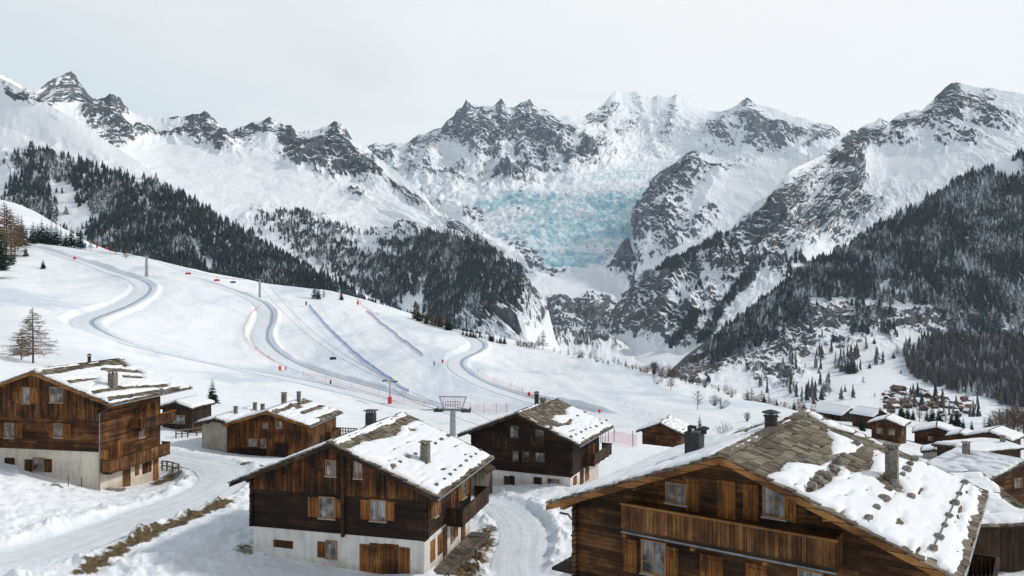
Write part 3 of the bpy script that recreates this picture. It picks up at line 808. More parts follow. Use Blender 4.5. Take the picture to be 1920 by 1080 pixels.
    ex = lambda A: np.concatenate([z3(A[:1], 3, 0), A])
    me = np_mesh(name, V.reshape(-1, 3), grid_quads(len(V), nu), {'rock': ex(rk), 'warm': ex(W), 'ice': ex(I)})
    tag(link_mesh(name, me, mat), label, kind='structure')
    SHEETS[name] = dict(P=Q, U=PU, V=PV, n=NN, T=np.broadcast_to(T[:, None], S.shape), rk=rk)
    return SHEETS[name]

# --- the far massif, its glacier and the valley head
crestC = [(600,300),(640,285),(690,274),(705,268),(722,272),(740,267),(760,270),(772,262),(785,252),(800,250),(815,242),(828,240),(838,226),(850,218),(858,205),(866,202),(875,185),(884,197),(892,196),(900,200),(912,198),(925,199),(933,192),(940,183),(947,196),(958,202),(968,199),(977,192),(985,190),(993,186),(1000,196),(1010,204),(1022,206),(1030,208),(1040,213),(1050,219),(1065,217),(1082,223),(1094,219),(1104,213),(1117,207),(1130,197),(1137,188),(1146,177),(1155,170),(1168,172),(1180,173),(1192,171),(1205,177),(1214,181),(1222,184),(1232,178),(1244,181),(1256,182),(1268,177),(1278,183),(1292,189),(1310,201),(1330,208),(1350,210),(1366,205),(1380,198),(1392,189),(1402,183),(1411,189),(1420,195),(1432,199),(1450,203),(1470,211),(1490,219),(1510,222),(1530,231),(1548,232),(1560,236),(1575,247),(1600,258),(1660,300)]
def dc(u): return np.interp(u, [600,1090,1110,1160,1340,1365,1660], [6000,6000,6400,7000,7200,6600,6000])
def glacier_ice(U, V, seed):
    wu = U + 16 * fbm(U / 40, V / 25, 4, 301); wv = V + 9 * fbm(U / 50, V / 20, 4, 302)
    main = poly_sd(wu, wv, [(862,380),(950,360),(1080,354),(1180,352),(1215,345),(1240,430),(1225,470),(1170,480),(1140,500),(1010,500),(990,480),(915,450),(895,415)])
    i = np.clip(0.5 + main / 26, 0, 1) * 0.76
    up = poly_sd(wu, wv, [(1085,345),(1110,322),(1180,305),(1280,298),(1240,330),(1200,350)]); i = np.maximum(i, np.clip(0.5 + up / 22, 0, 1) * 0.52)
    fr = poly_sd(wu, wv, [(1000,478),(1060,470),(1130,472),(1140,500),(1080,503),(1010,500)]); i = np.maximum(i, np.clip(0.4 + fr / 10, 0, 1) * 1.4)
    hi = poly_sd(wu, wv, [(1160,270),(1230,255),(1300,262),(1290,290),(1200,300)]); i = np.maximum(i, np.clip(0.4 + hi / 20, 0, 1) * 0.42)
    return i
rockC = [(875,215,30,32,.62),(880,245,60,45,.42),(845,240,40,25,.48),(945,215,40,34,.52),(995,215,34,40,.56),(1010,255,60,45,.42),(905,270,40,40,.44),(960,280,60,50,.34),(790,262,34,16,.5),(720,275,30,14,.42),
 (1050,235,30,20,.42),(1060,285,60,30,.42),(1100,300,34,25,.5),(1130,215,36,20,.52,-35),(1160,235,35,30,.35),(1105,222,20,14,.5),(1260,250,35,26,.22),(945,340,44,22,.62),(1010,330,40,20,.45),(980,352,24,9,.6),(850,330,60,25,.40),(760,310,60,26,.32),(800,370,50,14,.32),(700,300,40,20,.4),
 (1395,215,50,26,.40,40),(1410,255,90,26,.36),(1470,262,60,25,.42),(1550,245,30,18,.6),(1500,240,40,14,.25),(1340,255,40,22,.35,35),(1200,180,30,8,.3),(1225,300,50,16,.34),
 (1120,570,90,14,.2),(1110,590,95,26,.9),(1090,612,80,30,1.1),(1170,620,40,26,.8),(1040,600,40,34,.7),(1160,500,24,30,.95),(1185,520,20,22,.95),(1050,512,30,12,.5),(1010,500,24,20,.5),(990,470,30,20,.5),(1150,455,0.1,0.1,0),(930,455,40,20,.45),(900,405,28,16,.62),(1070,560,40,8,-.3),(1075,530,70,22,-.6),(1170,570,18,40,-.5),
 (1000,640,120,24,.75),(1100,655,90,16,.7),(950,650,80,20,.4),(1210,640,60,20,-.6),(1080,355,140,8,-.4)]
def ln(pts, Y): return [(u, v, Y(u) if callable(Y) else Y) for u, v in pts]
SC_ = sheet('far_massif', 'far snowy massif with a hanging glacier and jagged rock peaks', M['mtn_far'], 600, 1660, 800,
 [ln(crestC, dc), ln([(600,330),(860,290),(960,280),(1090,275),(1200,250),(1400,250),(1660,330)], lambda u: dc(u) * .93),
  ln([(600,380),(830,352),(960,348),(1090,322),(1200,305),(1300,300),(1660,380)], lambda u: dc(u) * .82),
  ln([(600,410),(830,366),(960,362),(1090,352),(1200,345),(1300,345),(1660,420)], 4050),
  ln([(600,470),(900,430),(1000,425),(1220,425),(1660,500)], 3720), ln([(600,530),(900,500),(1000,498),(1220,498),(1660,560)], 3320),
  ln([(600,560),(900,530),(1000,515),(1180,515),(1660,590)], 3250), ln([(600,600),(980,565),(1190,565),(1660,630)], 2950), ln([(600,650),(1000,622),(1180,622),(1660,660)], 2680),
  ln([(600,690),(1000,655),(1250,652),(1660,690)], 2150), ln([(600,740),(1660,735)], 1500)],
 [90, 70, 26, 70, 60, 14, 36, 40, 26, 16], rockC, 1.45, 11, warm=[(940,190,9,9,1.0),(1100,600,40,25,.25),(1120,665,60,15,.4)], ice=glacier_ice, base_rock=0.25, crest_amp=0.25, rock_gain=.80, jag=1.0, ribs=[([(875,186),(872,215),(865,250),(880,275),(900,330)],15,34),([(905,200),(915,230),(930,270),(945,320),(960,350)],13,28),([(940,184),(948,215),(965,250),(985,300),(1000,340)],13,26),([(993,186),(1005,215),(1025,250),(1050,290),(1075,320)],13,28),
 ([(850,216),(835,250),(815,290),(800,330)],11,24),([(1040,214),(1060,245),(1090,275),(1110,300)],9,24),([(1155,170),(1135,205),(1120,240),(1135,280),(1150,310)],15,34),([(1200,175),(1205,215),(1215,250),(1230,290)],9,30),([(1268,178),(1262,220),(1250,260)],9,30),
 ([(1402,183),(1385,215),(1360,250),(1330,275)],17,36),([(1402,183),(1430,225),(1470,250),(1540,270)],12,36),([(1402,183),(1405,230),(1415,265),(1390,290)],10,26),([(1560,236),(1530,265),(1500,285)],8,24),([(785,252),(775,285),(770,320)],8,20),([(740,268),(735,300),(745,340)],7,20),([(700,272),(705,300),(720,340)],6,18)], gul=1.3, calm=lambda u, v: 1 - .6 * sstep(490, 540, v))

# --- rock island and snow slope right of the glacier
crestR1 = [(1150,650),(1180,600),(1202,540),(1208,490),(1211,450),(1212,420),(1213,385),(1215,355),(1219,338),(1228,330),(1238,322),(1250,315),(1262,308),(1275,298),(1285,289),(1297,283),(1305,281),(1314,286),(1324,290),(1334,293),(1350,297),(1370,302),(1385,300),(1405,298),(1425,296),(1450,300),(1480,300),(1510,290),(1560,285),(1640,290)]
sheet('rock_island', 'snowy rock buttress standing right of the glacier', M['mtn_far'], 1150, 1640, 420,
 [ln(crestR1, 3700), ln([(1150,640),(1200,400),(1300,330),(1400,340),(1640,340)], 3550), ln([(1150,655),(1200,440),(1300,400),(1400,400),(1640,420)], 3350),
  ln([(1150,670),(1205,480),(1300,470),(1400,470),(1640,520)], 3100), ln([(1150,690),(1210,560),(1300,560),(1640,600)], 2900), ln([(1150,720),(1640,700)], 2700)],
 [40, 60, 60, 50, 40], [(1250,340,45,26,.85,-30),(1300,300,26,22,.85),(1280,340,22,34,.6),(1225,380,22,50,.9),(1240,430,36,28,.85),(1275,405,25,26,.6),(1320,330,25,20,.5),(1300,440,50,20,.55,-35),(1340,400,30,16,.5,-35),(1240,480,60,25,.55),(1200,420,12,60,.7),(1350,310,30,12,.55),(1400,300,30,12,.5),(1370,370,50,30,-.5),(1440,350,50,40,-.5)],
 1.0, 23, warm=[(1235,385,14,14,.6),(1305,300,18,10,.5)], base_rock=0.14, crest_amp=0.3, rock_gain=.82, jag=2.0, ribs=[([(1305,281),(1290,320),(1260,360),(1250,420),(1270,470)],10,30),([(1262,308),(1240,350),(1222,400),(1215,460)],8,24),([(1350,297),(1345,330),(1320,380),(1300,440)],7,26)])

# --- right range with its cliff and scree
crestR2 = [(1110,668),(1122,640),(1135,612),(1145,590),(1160,560),(1176,532),(1190,516),(1205,508),(1222,497),(1240,485),(1255,474),(1270,462),(1290,455),(1310,449),(1335,440),(1355,436),(1374,428),(1380,415),(1390,404),(1404,396),(1415,380),(1428,374),(1445,362),(1458,346),(1468,334),(1480,322),(1495,313),(1512,305),(1528,298),(1545,290),(1560,278),(1575,264),(1586,252),(1596,243),(1606,246),(1616,238),(1628,232),(1640,229),(1650,220),(1658,226),(1668,229),(1680,219),(1690,212),(1704,210),(1716,206),(1728,208),(1738,198),(1748,190),(1755,180),(1764,173),(1773,163),(1784,156),(1792,154),(1803,157),(1815,159),(1830,163),(1845,166),(1862,165),(1880,170),(1900,172),(1920,177),(1960,180),(2010,195),(2080,210)]
def dR2(u): return np.interp(u, [1110,1250,1480,1600,1790,2080], [2650,2600,2700,3300,3500,3200])
def off(c, dv): return [(u, v + dv) for u, v in c]
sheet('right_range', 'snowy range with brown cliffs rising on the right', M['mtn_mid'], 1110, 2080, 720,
 [ln(crestR2, dR2), ln([(1110,690),(1180,570),(1250,520),(1380,470),(1470,395),(1560,330),(1650,290),(1760,235),(1850,225),(2080,280)], lambda u: dR2(u) * .94),
  ln([(1110,700),(1200,610),(1300,560),(1400,510),(1500,450),(1600,400),(1700,350),(1800,300),(2080,320)], lambda u: dR2(u) * .86),
  ln([(1110,705),(1200,650),(1300,615),(1400,570),(1500,530),(1600,480),(1800,400),(2080,400)], lambda u: dR2(u) * .78),
  ln([(1110,715),(1200,680),(1300,668),(1400,640),(1600,600),(2080,500)], lambda u: dR2(u) * .70), ln([(1110,740),(1300,730),(2080,640)], 1500)],
 [90, 80, 70, 60, 36],
 [(1820,205,70,34,.60),(1780,180,34,24,.7),(1740,225,50,22,.5),(1870,235,60,16,.4),(1690,235,40,16,.6),(1620,250,50,16,.65),(1640,265,60,16,.6),(1560,300,40,18,.75,-25),(1600,300,20,50,.85,10),(1570,350,34,50,.8,25),(1500,355,50,26,.7,-35),(1450,400,50,24,.8,-35),(1420,430,50,34,.8,-25),(1480,440,60,30,.75,-30),(1560,420,45,40,.7),(1510,390,30,26,.35),(1620,390,40,30,.5),(1640,330,34,12,.35),(1800,260,60,14,.45),(1730,275,60,14,.3),
  (1220,545,50,40,.85),(1180,590,40,40,1.0),(1230,610,60,30,.95),(1290,520,60,24,.6,-30),(1330,580,60,24,.5,-35),(1280,640,60,20,.5),(1380,500,60,40,.55),(1440,500,50,24,.5),(1530,330,22,40,-.35,30),(1700,310,90,30,-.45),(1240,670,80,12,-.7),(1290,560,30,20,-.1),(1880,195,60,10,-.2)],
 1.0, 37, warm=[(1500,340,40,16,.55),(1590,290,14,30,.55),(1440,390,40,16,.4),(1450,460,24,14,.7),(1190,600,40,25,.45),(1240,620,30,18,.5),(1270,530,30,14,.35),(1380,540,30,25,.5),(1800,200,40,16,.25)], base_rock=0.14, crest_amp=0.25, jag=0.6, ribs=[([(1790,155),(1760,195),(1720,225),(1680,245)],13,34),([(1790,155),(1800,195),(1785,225)],10,28),([(1845,166),(1850,200),(1870,235)],7,24),([(1650,220),(1640,250),(1600,280),(1590,320),(1570,370),(1540,430),(1500,480)],14,36),([(1570,275),(1520,320),(1460,380),(1420,430),(1390,470)],11,32),
 ([(1190,516),(1200,560),(1180,610),(1160,650)],8,26),([(1255,474),(1270,530),(1250,590),(1240,640)],10,30),([(1374,428),(1360,480),(1330,540),(1300,600)],10,32)], calm=lambda u, v: 1 - .5 * (1 - sstep(1180, 1260, u)))

# --- left range and its wooded buttress
crestL = [(-160,90),(-60,118),(0,140),(40,160),(68,174),(76,166),(88,155),(98,149),(106,146),(116,141),(124,137),(133,134),(141,141),(147,152),(156,163),(164,175),(172,184),(181,187),(190,184),(197,183),(204,177),(212,175),(219,182),(226,184),(232,195),(240,205),(247,211),(258,214),(268,218),(280,220),(295,224),(310,222),(320,220),(330,218),(342,220),(352,217),(362,214),(374,214),(380,210),(387,208),(394,216),(402,224),(410,233),(419,243),(428,250),(436,245),(448,240),(458,238),(468,231),(478,228),(488,228),(497,224),(506,219),(514,227),(522,231),(534,235),(545,234),(552,245),(560,249),(572,246),(590,244),(602,240),(614,237),(622,231),(630,228),(638,233),(646,237),(655,252),(662,264),(674,268),(684,273),(694,282),(706,294),(720,308),(738,318),(752,330),(766,340),(780,352),(796,364),(806,382),(820,396),(836,402),(855,412),(870,420),(884,430),(900,440),(918,450),(936,460),(952,472),(966,484),(976,494),(984,512),(996,530),(1008,546),(1024,566),(1030,590),(1040,630),(1060,690)]
def dL(u): return np.interp(u, [-160,60,130,700,830,900,1060], [2300,2700,3200,3200,2700,2200,1950])
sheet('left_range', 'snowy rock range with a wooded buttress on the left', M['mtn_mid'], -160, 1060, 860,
 [ln(crestL, dL), ln([(-160,160),(100,215),(300,270),(500,285),(640,310),(760,380),(880,460),(980,545),(1060,700)], lambda u: dL(u) * .94),
  ln([(-160,240),(100,270),(300,320),(500,355),(700,390),(800,420),(900,500),(1000,580),(1060,710)], lambda u: dL(u) * .84),
  ln([(-160,320),(200,350),(400,400),(560,420),(700,440),(850,490),(960,550),(1060,720)], lambda u: dL(u) * .76),
  ln([(-160,420),(400,500),(700,530),(850,560),(960,600),(1060,725)], lambda u: dL(u) * .68), ln([(-160,560),(700,640),(1060,730)], lambda u: dL(u) * .55)],
 [90, 80, 70, 70, 50],
 [(128,160,60,36,1.15),(170,200,30,25,.6),(212,195,36,24,1.05),(200,212,50,14,.6),(30,175,44,16,.55),(200,250,50,30,.8,25),(235,265,30,20,.5),(380,225,44,24,1.0),(350,250,50,15,.5),(260,255,36,9,.7),(400,265,44,18,.55),(420,280,24,14,.6),(455,250,34,20,.75),(500,232,40,18,.62),(540,250,26,20,.6),(560,270,40,26,.6),(630,260,44,34,.85),(600,290,70,30,.75),(560,300,36,18,.65),(640,310,60,24,.85),(690,320,30,26,.7,40),(720,340,50,14,.5,35),(780,375,44,12,.55,35),(670,370,26,8,.65,15),(470,290,30,10,.4),(850,425,50,18,.55,25),(300,255,40,9,.3),(325,215,12,5,.7),(80,200,24,14,.5),
  (900,500,60,50,.5),(980,520,34,34,.95),(1000,570,30,30,1.0),(960,600,60,40,.8),(900,590,60,30,.5),(860,480,50,34,.4),(640,440,40,10,.5),(760,440,60,14,.5),(600,420,30,12,.5),(500,410,40,20,.35),(700,480,90,40,.25),
  (450,330,120,40,-.6),(330,310,80,30,-.5),(760,410,60,14,-.3)],
 1.0, 53, warm=[(235,205,14,12,.6),(205,212,25,10,.6),(640,245,10,16,.6),(975,540,22,26,.7),(325,216,10,6,.8),(940,590,40,20,.4)], base_rock=0.06, crest_amp=0.25, jag=2.0, ribs=[([(133,134),(150,170),(185,215),(235,250)],13,30),([(118,141),(100,175),(90,195)],9,22),([(133,134),(128,165),(130,195)],8,18),([(212,175),(215,205),(230,225)],9,20),([(387,208),(395,235),(415,260),(430,285)],11,24),([(387,208),(365,235),(340,250)],9,22),
 ([(506,219),(500,245),(505,270)],8,24),([(460,235),(450,255),(440,275)],8,20),([(545,234),(547,262),(540,285)],8,18),([(628,229),(620,260),(595,290),(560,315)],13,30),([(628,229),(645,265),(665,300),(690,340),(710,350)],13,26),([(628,229),(625,270),(630,320)],8,22),([(40,160),(50,178),(60,190)],4,14)], calm=lambda u, v: 1 - .65 * sstep(950, 1000, u))

# --- near left flank behind the ski slope
crestN = [(-200,100),(-60,130),(0,146),(30,160),(60,178),(90,196),(120,212),(150,232),(180,252),(210,272),(235,286),(262,305),(300,335),(330,352),(370,378),(420,410),(450,424),(480,440),(520,468),(560,490),(600,511),(640,531),(700,560),(760,592),(830,618),(900,634),(1000,662)]
def dN(u): return np.interp(u, [-200,0,235,500,1000], [1650,1600,1500,1250,1050])
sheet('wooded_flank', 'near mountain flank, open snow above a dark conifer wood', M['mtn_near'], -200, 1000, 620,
 [ln(crestN, dN), ln([(-200,200),(0,235),(150,290),(300,372),(420,436),(520,490),(640,548),(760,605),(1000,670)], lambda u: dN(u) * .95),
  ln([(-200,300),(0,320),(150,360),(300,430),(420,480),(520,520),(640,570),(1000,690)], lambda u: dN(u) * .88),
  ln([(-200,420),(0,430),(200,470),(400,530),(640,610),(1000,720)], lambda u: dN(u) * .78), ln([(-200,560),(300,600),(640,680),(1000,760)], lambda u: dN(u) * .66)],
 [60, 60, 60, 40],
 [(30,172,40,14,.75,25),(60,185,30,10,.5),(110,215,20,8,.4),(30,310,60,24,.6),(90,330,30,18,.6),(60,280,60,10,.3),(20,230,120,40,-.2),(200,330,60,30,.3),(300,400,60,40,.25),(100,300,50,10,.45)],
 0.8, 71, warm=[(35,315,30,14,.8),(90,325,14,10,.7)], base_rock=0.02, crest_amp=0.3)

# --- right wooded slope, cliff band, meadows and valley floor
crestF = [(1240,712),(1262,690),(1285,668),(1310,650),(1335,632),(1360,612),(1390,592),(1415,575),(1440,560),(1465,540),(1485,520),(1500,506),(1525,492),(1550,480),(1575,468),(1600,452),(1625,436),(1650,418),(1680,400),(1710,384),(1740,370),(1770,350),(1800,335),(1830,318),(1860,306),(1890,294),(1920,282),(1980,262),(2100,220)]
def dF(u): return np.interp(u, [1240,1400,1600,2100], [1500,1650,1750,1800])
sheet('valley_side', 'wooded valley side with cliff band and snowy meadows on the right', M['mtn_near'], 1240, 2100, 560,
 [ln(crestF, dF), ln([(1240,718),(1330,660),(1430,600),(1500,545),(1600,510),(1700,470),(1800,430),(1920,400),(2100,360)], lambda u: dF(u) * .93),
  ln([(1240,724),(1330,690),(1430,640),(1500,590),(1600,560),(1700,545),(1920,540),(2100,520)], lambda u: dF(u) * .84),
  ln([(1240,735),(1330,710),(1430,680),(1500,640),(1600,612),(1700,615),(1920,620),(2100,600)], lambda u: dF(u) * .80),
  ln([(1240,745),(1400,725),(1500,705),(1600,690),(1700,690),(1920,690),(2100,680)], lambda u: dF(u) * .72),
  ln([(1240,760),(1400,750),(1600,735),(1750,742),(1920,750),(2100,745)], 1100), ln([(1240,800),(2100,800)], 850), ln([(1240,1000),(2100,1000)], 420)],
 [70, 60, 34, 50, 40, 30, 20],
 [(1340,655,75,36,1.25,-35),(1400,615,70,34,1.2,-35),(1450,575,60,24,1.0,-35),(1300,690,60,22,1.2),(1420,670,70,30,.75),(1480,610,70,30,.7),(1500,650,50,22,.55),(1460,710,60,24,.6),(1620,640,80,20,.45),(1540,610,60,14,.6),(1440,625,14,20,.8),(1560,585,80,22,.9),(1640,600,60,22,.7),(1720,600,90,26,.9),(1820,612,90,28,.9),(1900,620,70,34,.8),(1560,640,60,20,.35),(1480,700,60,20,.35),(1600,660,60,20,.1),(1690,690,70,26,-.5),(1560,700,60,20,-.3),(1760,500,200,60,.25)],
 0.42, 97, warm=[(1440,620,14,18,.8),(1360,640,70,36,.75),(1580,580,40,12,.8),(1830,600,60,14,.65),(1730,600,40,10,.4),(1300,690,60,22,.75)], base_rock=0.04, crest_amp=0.4)
# ---------------------------------------------------------------- chalets
class Chalet:
    """local frame: x along the front gable, y along the ridge away from the viewer, z up from the wall foot; origin at the middle of the front wall"""
    def __init__(s, name, label, cat, O, z0, theta, w, L, hr, e, m, of, ob, hp=0.0, wall='logs_dark', gable=None, gz=None, plaster='plaster', group=None, el=None, deep=3.0):
        s.O = Vector((O[0], O[1], z0)); s.th = RAD(theta); s.w, s.L, s.hr, s.e, s.m, s.of, s.ob, s.hp = w, L, hr, e, m, of, ob, hp
        s.el = el or e
        s.root = empty(name, s.O, -s.th, label=label, cat=cat, group=group)
        s.Mi = (Matrix.Translation(s.O) @ Matrix.Rotation(-s.th, 4, 'Z')).inverted()
        s.walls(M[wall], M[gable] if gable else None, gz, M[plaster], deep)
    def loc(s, u, v):
        o = s.Mi @ Vector((0, 0, 0)); d = (s.Mi.to_3x3() @ ray(u, v)); return o, d
    def front(s, u, v, y=0.0):
        o, d = s.loc(u, v); t = (y - o.y) / d.y; p = o + d * t; return p.x, p.z
    def side(s, u, v, x=None):
        x = s.w / 2 if x is None else x
        o, d = s.loc(u, v); t = (x - o.x) / d.x; p = o + d * t; return p.y, p.z
    def roofp(s, u, v, sg=1, lift=0.25):
        o, d = s.loc(u, v); k = s.m * sg              # z = hr + lift - k x
        t = (s.hr + lift - k * o.x - o.z) / (d.z + k * d.x); p = o + d * t; return p.x, p.y
    def walls(s, mw, mg, gz, mp, deep):
        hw = s.w / 2; zr = lambda x: s.hr - 0.12 - s.m * abs(x)
        if s.hp:
            b = MB().box(-hw + .06, hw - .06, .06, s.L - .06, -deep, s.hp)
            s.base = b.build('plaster_base', mp, s.root)
        z0 = s.hp if s.hp else -deep
        b = MB(); b.prism([(-hw, z0), (hw, z0), (hw, zr(hw)), (0, zr(0)), (-hw, zr(hw))], 'y', 0, s.L)
        s.wall = b.build('timber_wall', mw, s.root)
        if mg is not None:
            b = MB(); n = int(s.w / 0.17); x = -hw + 0.02
            rr = random.Random(int(s.w * 1000))
            while x < hw - 0.05:
                wd = rr.uniform(0.13, 0.22); x1 = min(x + wd, hw - 0.02); c0 = rr.uniform(-.05, .05)
                zt0, zt1 = zr(x), zr(x1)
                if min(zt0, zt1) > gz + .1:
                    y0 = -rr.uniform(0.03, 0.055); zb = gz + c0
                    b.add([(x, y0, zb), (x1 - .012, y0, zb), (x1 - .012, y0, zt1), (x, y0, zt0), (x, .02, zb), (x1 - .012, .02, zb), (x1 - .012, .02, zt1), (x, .02, zt0)], BOXF2)
                x = x1
            b.build('gable_boards', mg, s.root)
        # crossing log ends at the corners
        b = MB(); zc = z0 + 0.12
        if s.w > 7:
            rr = random.Random(5)
            while zc < zr(hw) - .15:
                for sx in (-1, 1):
                    b.box(sx * hw - .11, sx * hw + .11, -0.16 - rr.random() * .06, 0.1, zc - .085, zc + .085, j=.008)
                    b.box(sx * (hw - .08) if sx > 0 else -hw - .16 - rr.random() * .05, sx * (hw - .08) if sx < 0 else hw + .16 + rr.random() * .05, 0.02, .20, zc + .0, zc + .16, j=.008)
                zc += 0.2
            b.build('log_end', mw, s.root)['kind'] = 'stuff'
    # ---- roof
    def roof(s, bare, thick=0.2, wood='beam_dark', seed=1, bare_l=(), res=0.13, tiles=True, gutter=True, edge=0.22, tile_len=0.44, streak=0.0, fascia=None):
        m, hr, of = s.m, s.hr, s.of; y0, y1 = -of, s.L + s.ob
        b = MB()
        for sg, e in ((1, s.e), (-1, s.el)):
            P = [(0, hr - .16), (sg * e, hr - .16 - m * e), (sg * e, hr - m * e), (0, hr)]
            b.prism(P, 'y', y0 + .03, y1 - .03)
        # ridge purlin, wall purlins and rafters under the overhang
        s.roof_o = b.build('roof', M[wood], s.root)
        hw = s.w / 2
        for x in (0.0, -hw * .52, hw * .52, -hw + .1, hw - .1):
            zz = hr - .17 - m * abs(x)
            MB().box(x - .11, x + .11, y0 + .12, y1 - .12, zz - .24, zz).build('purlin', M[fascia or wood], s.roof_o)
        for sg, e in ((1, s.e), (-1, s.el)):
            bb = MB(); d = .24
            bb.add([(0, y0 - .035, hr - .02 - d), (sg * e, y0 - .035, hr - .02 - d - m * e), (sg * e, y0 - .035, hr - .0 - m * e), (0, y0 - .035, hr),
                    (0, y0 + .03, hr - .02 - d), (sg * e, y0 + .03, hr - .02 - d - m * e), (sg * e, y0 + .03, hr - m * e), (0, y0 + .03, hr)], BOXF2)
            bb.build('bargeboard', M[fascia or wood], s.roof_o)
        c = 1 / math.sqrt(1 + m * m)
        rr = random.Random(seed)
        if tiles:
            for sg, e in ((1, s.e), (-1, s.el)):
                tb = MB(); Q = e / c; q = -0.1 * 0
                row = 0
                while q < Q + .02:
                    ln_ = tile_len * rr.uniform(.85, 1.15); y = y0 - .12 + rr.uniform(-.2, 0)
                    while y < y1 + .10:
                        wd = rr.uniform(.26, .72) * tile_len / .44; t = rr.uniform(.035, .07)
                        a0 = q - .10; a1 = min(q + ln_ + rr.uniform(-.03, .10), Q + rr.uniform(.02, .14))
                        ya, yb = max(y, y0 - rr.uniform(.03, .13)), min(y + wd - .012, y1 + rr.uniform(.02, .12))
                        if yb - ya > .06:
                            h0 = .012; h1 = .055 + rr.uniform(-.008, .035)
                            k0, k1 = rr.uniform(-.03, .03), rr.uniform(-.05, .05)
                            def pt(a, yy, h): return (sg * (a * c + h * m * c), yy, hr - a * c * m + h * c)
                            tb.add([pt(a0, ya, h0), pt(a0 + k0, yb, h0), pt(a1 + k1, yb - .03, h1), pt(a1, ya + .03, h1),
                                    pt(a0, ya, h0 + t), pt(a0 + k0, yb, h0 + t), pt(a1 + k1, yb - .03, h1 + t), pt(a1, ya + .03, h1 + t)], BOXF)
                        y += wd
                    q += ln_; row += 1
                tb.build('stone_slabs', M['tile'], s.roof_o)
            tb = MB(); y = y0
            while y < y1 - .1:                                    # ridge slabs
                wd = rr.uniform(.4, .8); tb.box(-.26, .30, y, min(y + wd - .02, y1 + .05), hr + .03, hr + .10, Matrix.Translation((0, 0, rr.uniform(0, .03))), j=.025); y += wd
            tb.build('ridge_slabs', M['tile'], s.roof_o)
        # snow lying on the slabs
        for sg, e, polys in ((1, s.e, bare), (-1, s.el, bare_l)):
            Q = e / c; nq, ny = int(Q / res) + 2, int((y1 - y0) / res) + 2
            q = np.linspace(0.0, Q, nq)[:, None] * np.ones(ny); y = np.linspace(y0, y1, ny)[None] * np.ones((nq, 1))
            wq = q + .16 * fbm(q / .7, y / .7, 4, seed + 3) + .25 * fbm(q / 2.2, y / 2.2, 3, seed + 8); wy = y + .16 * fbm(q / .7 + 9, y / .7, 4, seed + 4) + .25 * fbm(q / 2.2 + 5, y / 2.2, 3, seed + 9)
            sd = np.minimum(np.minimum(wy - y0 - edge, y1 - wy - edge), Q - wq - .12)
            for p in polys:
                pp = [(abs(a) / c, bq) for a, bq in p]
                sd = np.minimum(sd, -poly_sd(wq, wy, pp))
            if streak:
                f = fbm(q / .35, y / 2.6, 4, seed + 30)
                sd = np.minimum(sd, (streak - f) * 0.9)
            h = .07 + thick * np.clip(sd / .30, -1, 1) ** 1 * np.where(sd > 0, 1, .8)
            h = np.where(sd > 0, .065 + thick * (1 - (1 - np.clip(sd / .35, 0, 1)) ** 2), .065 + sd * .9)
            h = h + .035 * fbm(q / .9, y / .9, 4, seed + 12) * (sd > 0.05)
            h = np.clip(h, -.06, None)
            V = np.stack([sg * (q * c + h * m * c), y, hr - q * c * m + h * c], -1).reshape(-1, 3)
            F4 = grid_quads(nq, ny); keep = (h.ravel()[F4] > .0).any(1)
            F4 = F4[keep] if sg > 0 else F4[keep][:, ::-1]
            used = np.unique(F4); mp = np.full(len(V), -1); mp[used] = np.arange(len(used))
            if len(used): link_mesh('roof_snow', np_mesh('roof_snow', V[used], mp[F4]), M['roofsnow'], s.roof_o)
        if gutter:
            b = MB(); z = hr - m * s.e - .10; x = s.e + .10
            b.tube([(x, y0 - .05, z), (x, y1 + .05, z)], .065, 8); b.build('gutter', M['zinc'], s.roof_o)
    def guard_stones(s, pts, r=0.2, wire=False, sg=1):
        c = 1 / math.sqrt(1 + s.m ** 2)
        Q = []
        for i, p in enumerate(pts):
            x, y = s.roofp(*p, sg=sg) if abs(p[0]) > 30 else p
            Q.append(Vector((x, y, s.hr - s.m * abs(x) + .33)))
        for i, p in enumerate(Q):
            b = MB(); b.stone(p + Vector((0, 0, -.04)), r * random.Random(i).uniform(.95, 1.45), .7, seed=i * 7 + int(abs(p.x) * 13))
            b.build('snow_guard_stone', M['stone'], s.root)
        if wire:
            b = MB(); b.tube(Q, .028, 5); b.build('snow_guard_wire', M['dark_steel'], s.root)
    def chimney(s, x, y, top, wx=.5, wy=.5, mat='chimney_stone', cap='slab', pipe=0.0):
        z0 = s.hr - s.m * abs(x) - .15
        b = MB()
        if mat == 'black_metal' and pipe:
            b.tube([(x, y, z0), (x, y, top)], pipe, 12)
        else:
            b.box(x - wx / 2, x + wx / 2, y - wy / 2, y + wy / 2, z0, top, j=.012 if 'stone' in mat else 0)
        o = b.build('chimney', M[mat], s.root)
        b = MB()
        if cap == 'slab':
            for ax in (-1, 1):
                for ay in (-1, 1): b.box(x + ax * wx * .36 - .05, x + ax * wx * .36 + .05, y + ay * wy * .36 - .05, y + ay * wy * .36 + .05, top, top + .16)
            b.box(x - wx * .66, x + wx * .66, y - wy * .66, y + wy * .66, top + .16, top + .23, j=.02)
        elif cap == 'pipes':
            for k in (-.28, .0, .28): b.tube([(x + k * wx, y, top), (x + k * wx, y, top + .25)], .05, 8); 
            b.box(x - wx * .55, x + wx * .55, y - wy * .55, y + wy * .55, top - .0, top + .05)
            b.box(x - wx * .6, x + wx * .6, y - wy * .6, y + wy * .6, top + .25, top + .30)
        elif cap == 'cone':
            for a in range(4):
                t = a * math.pi / 2 + .4; b.tube([(x + .8 * pipe * math.cos(t), y + .8 * pipe * math.sin(t), top), (x + .8 * pipe * math.cos(t), y + .8 * pipe * math.sin(t), top + .14)], .02, 5)
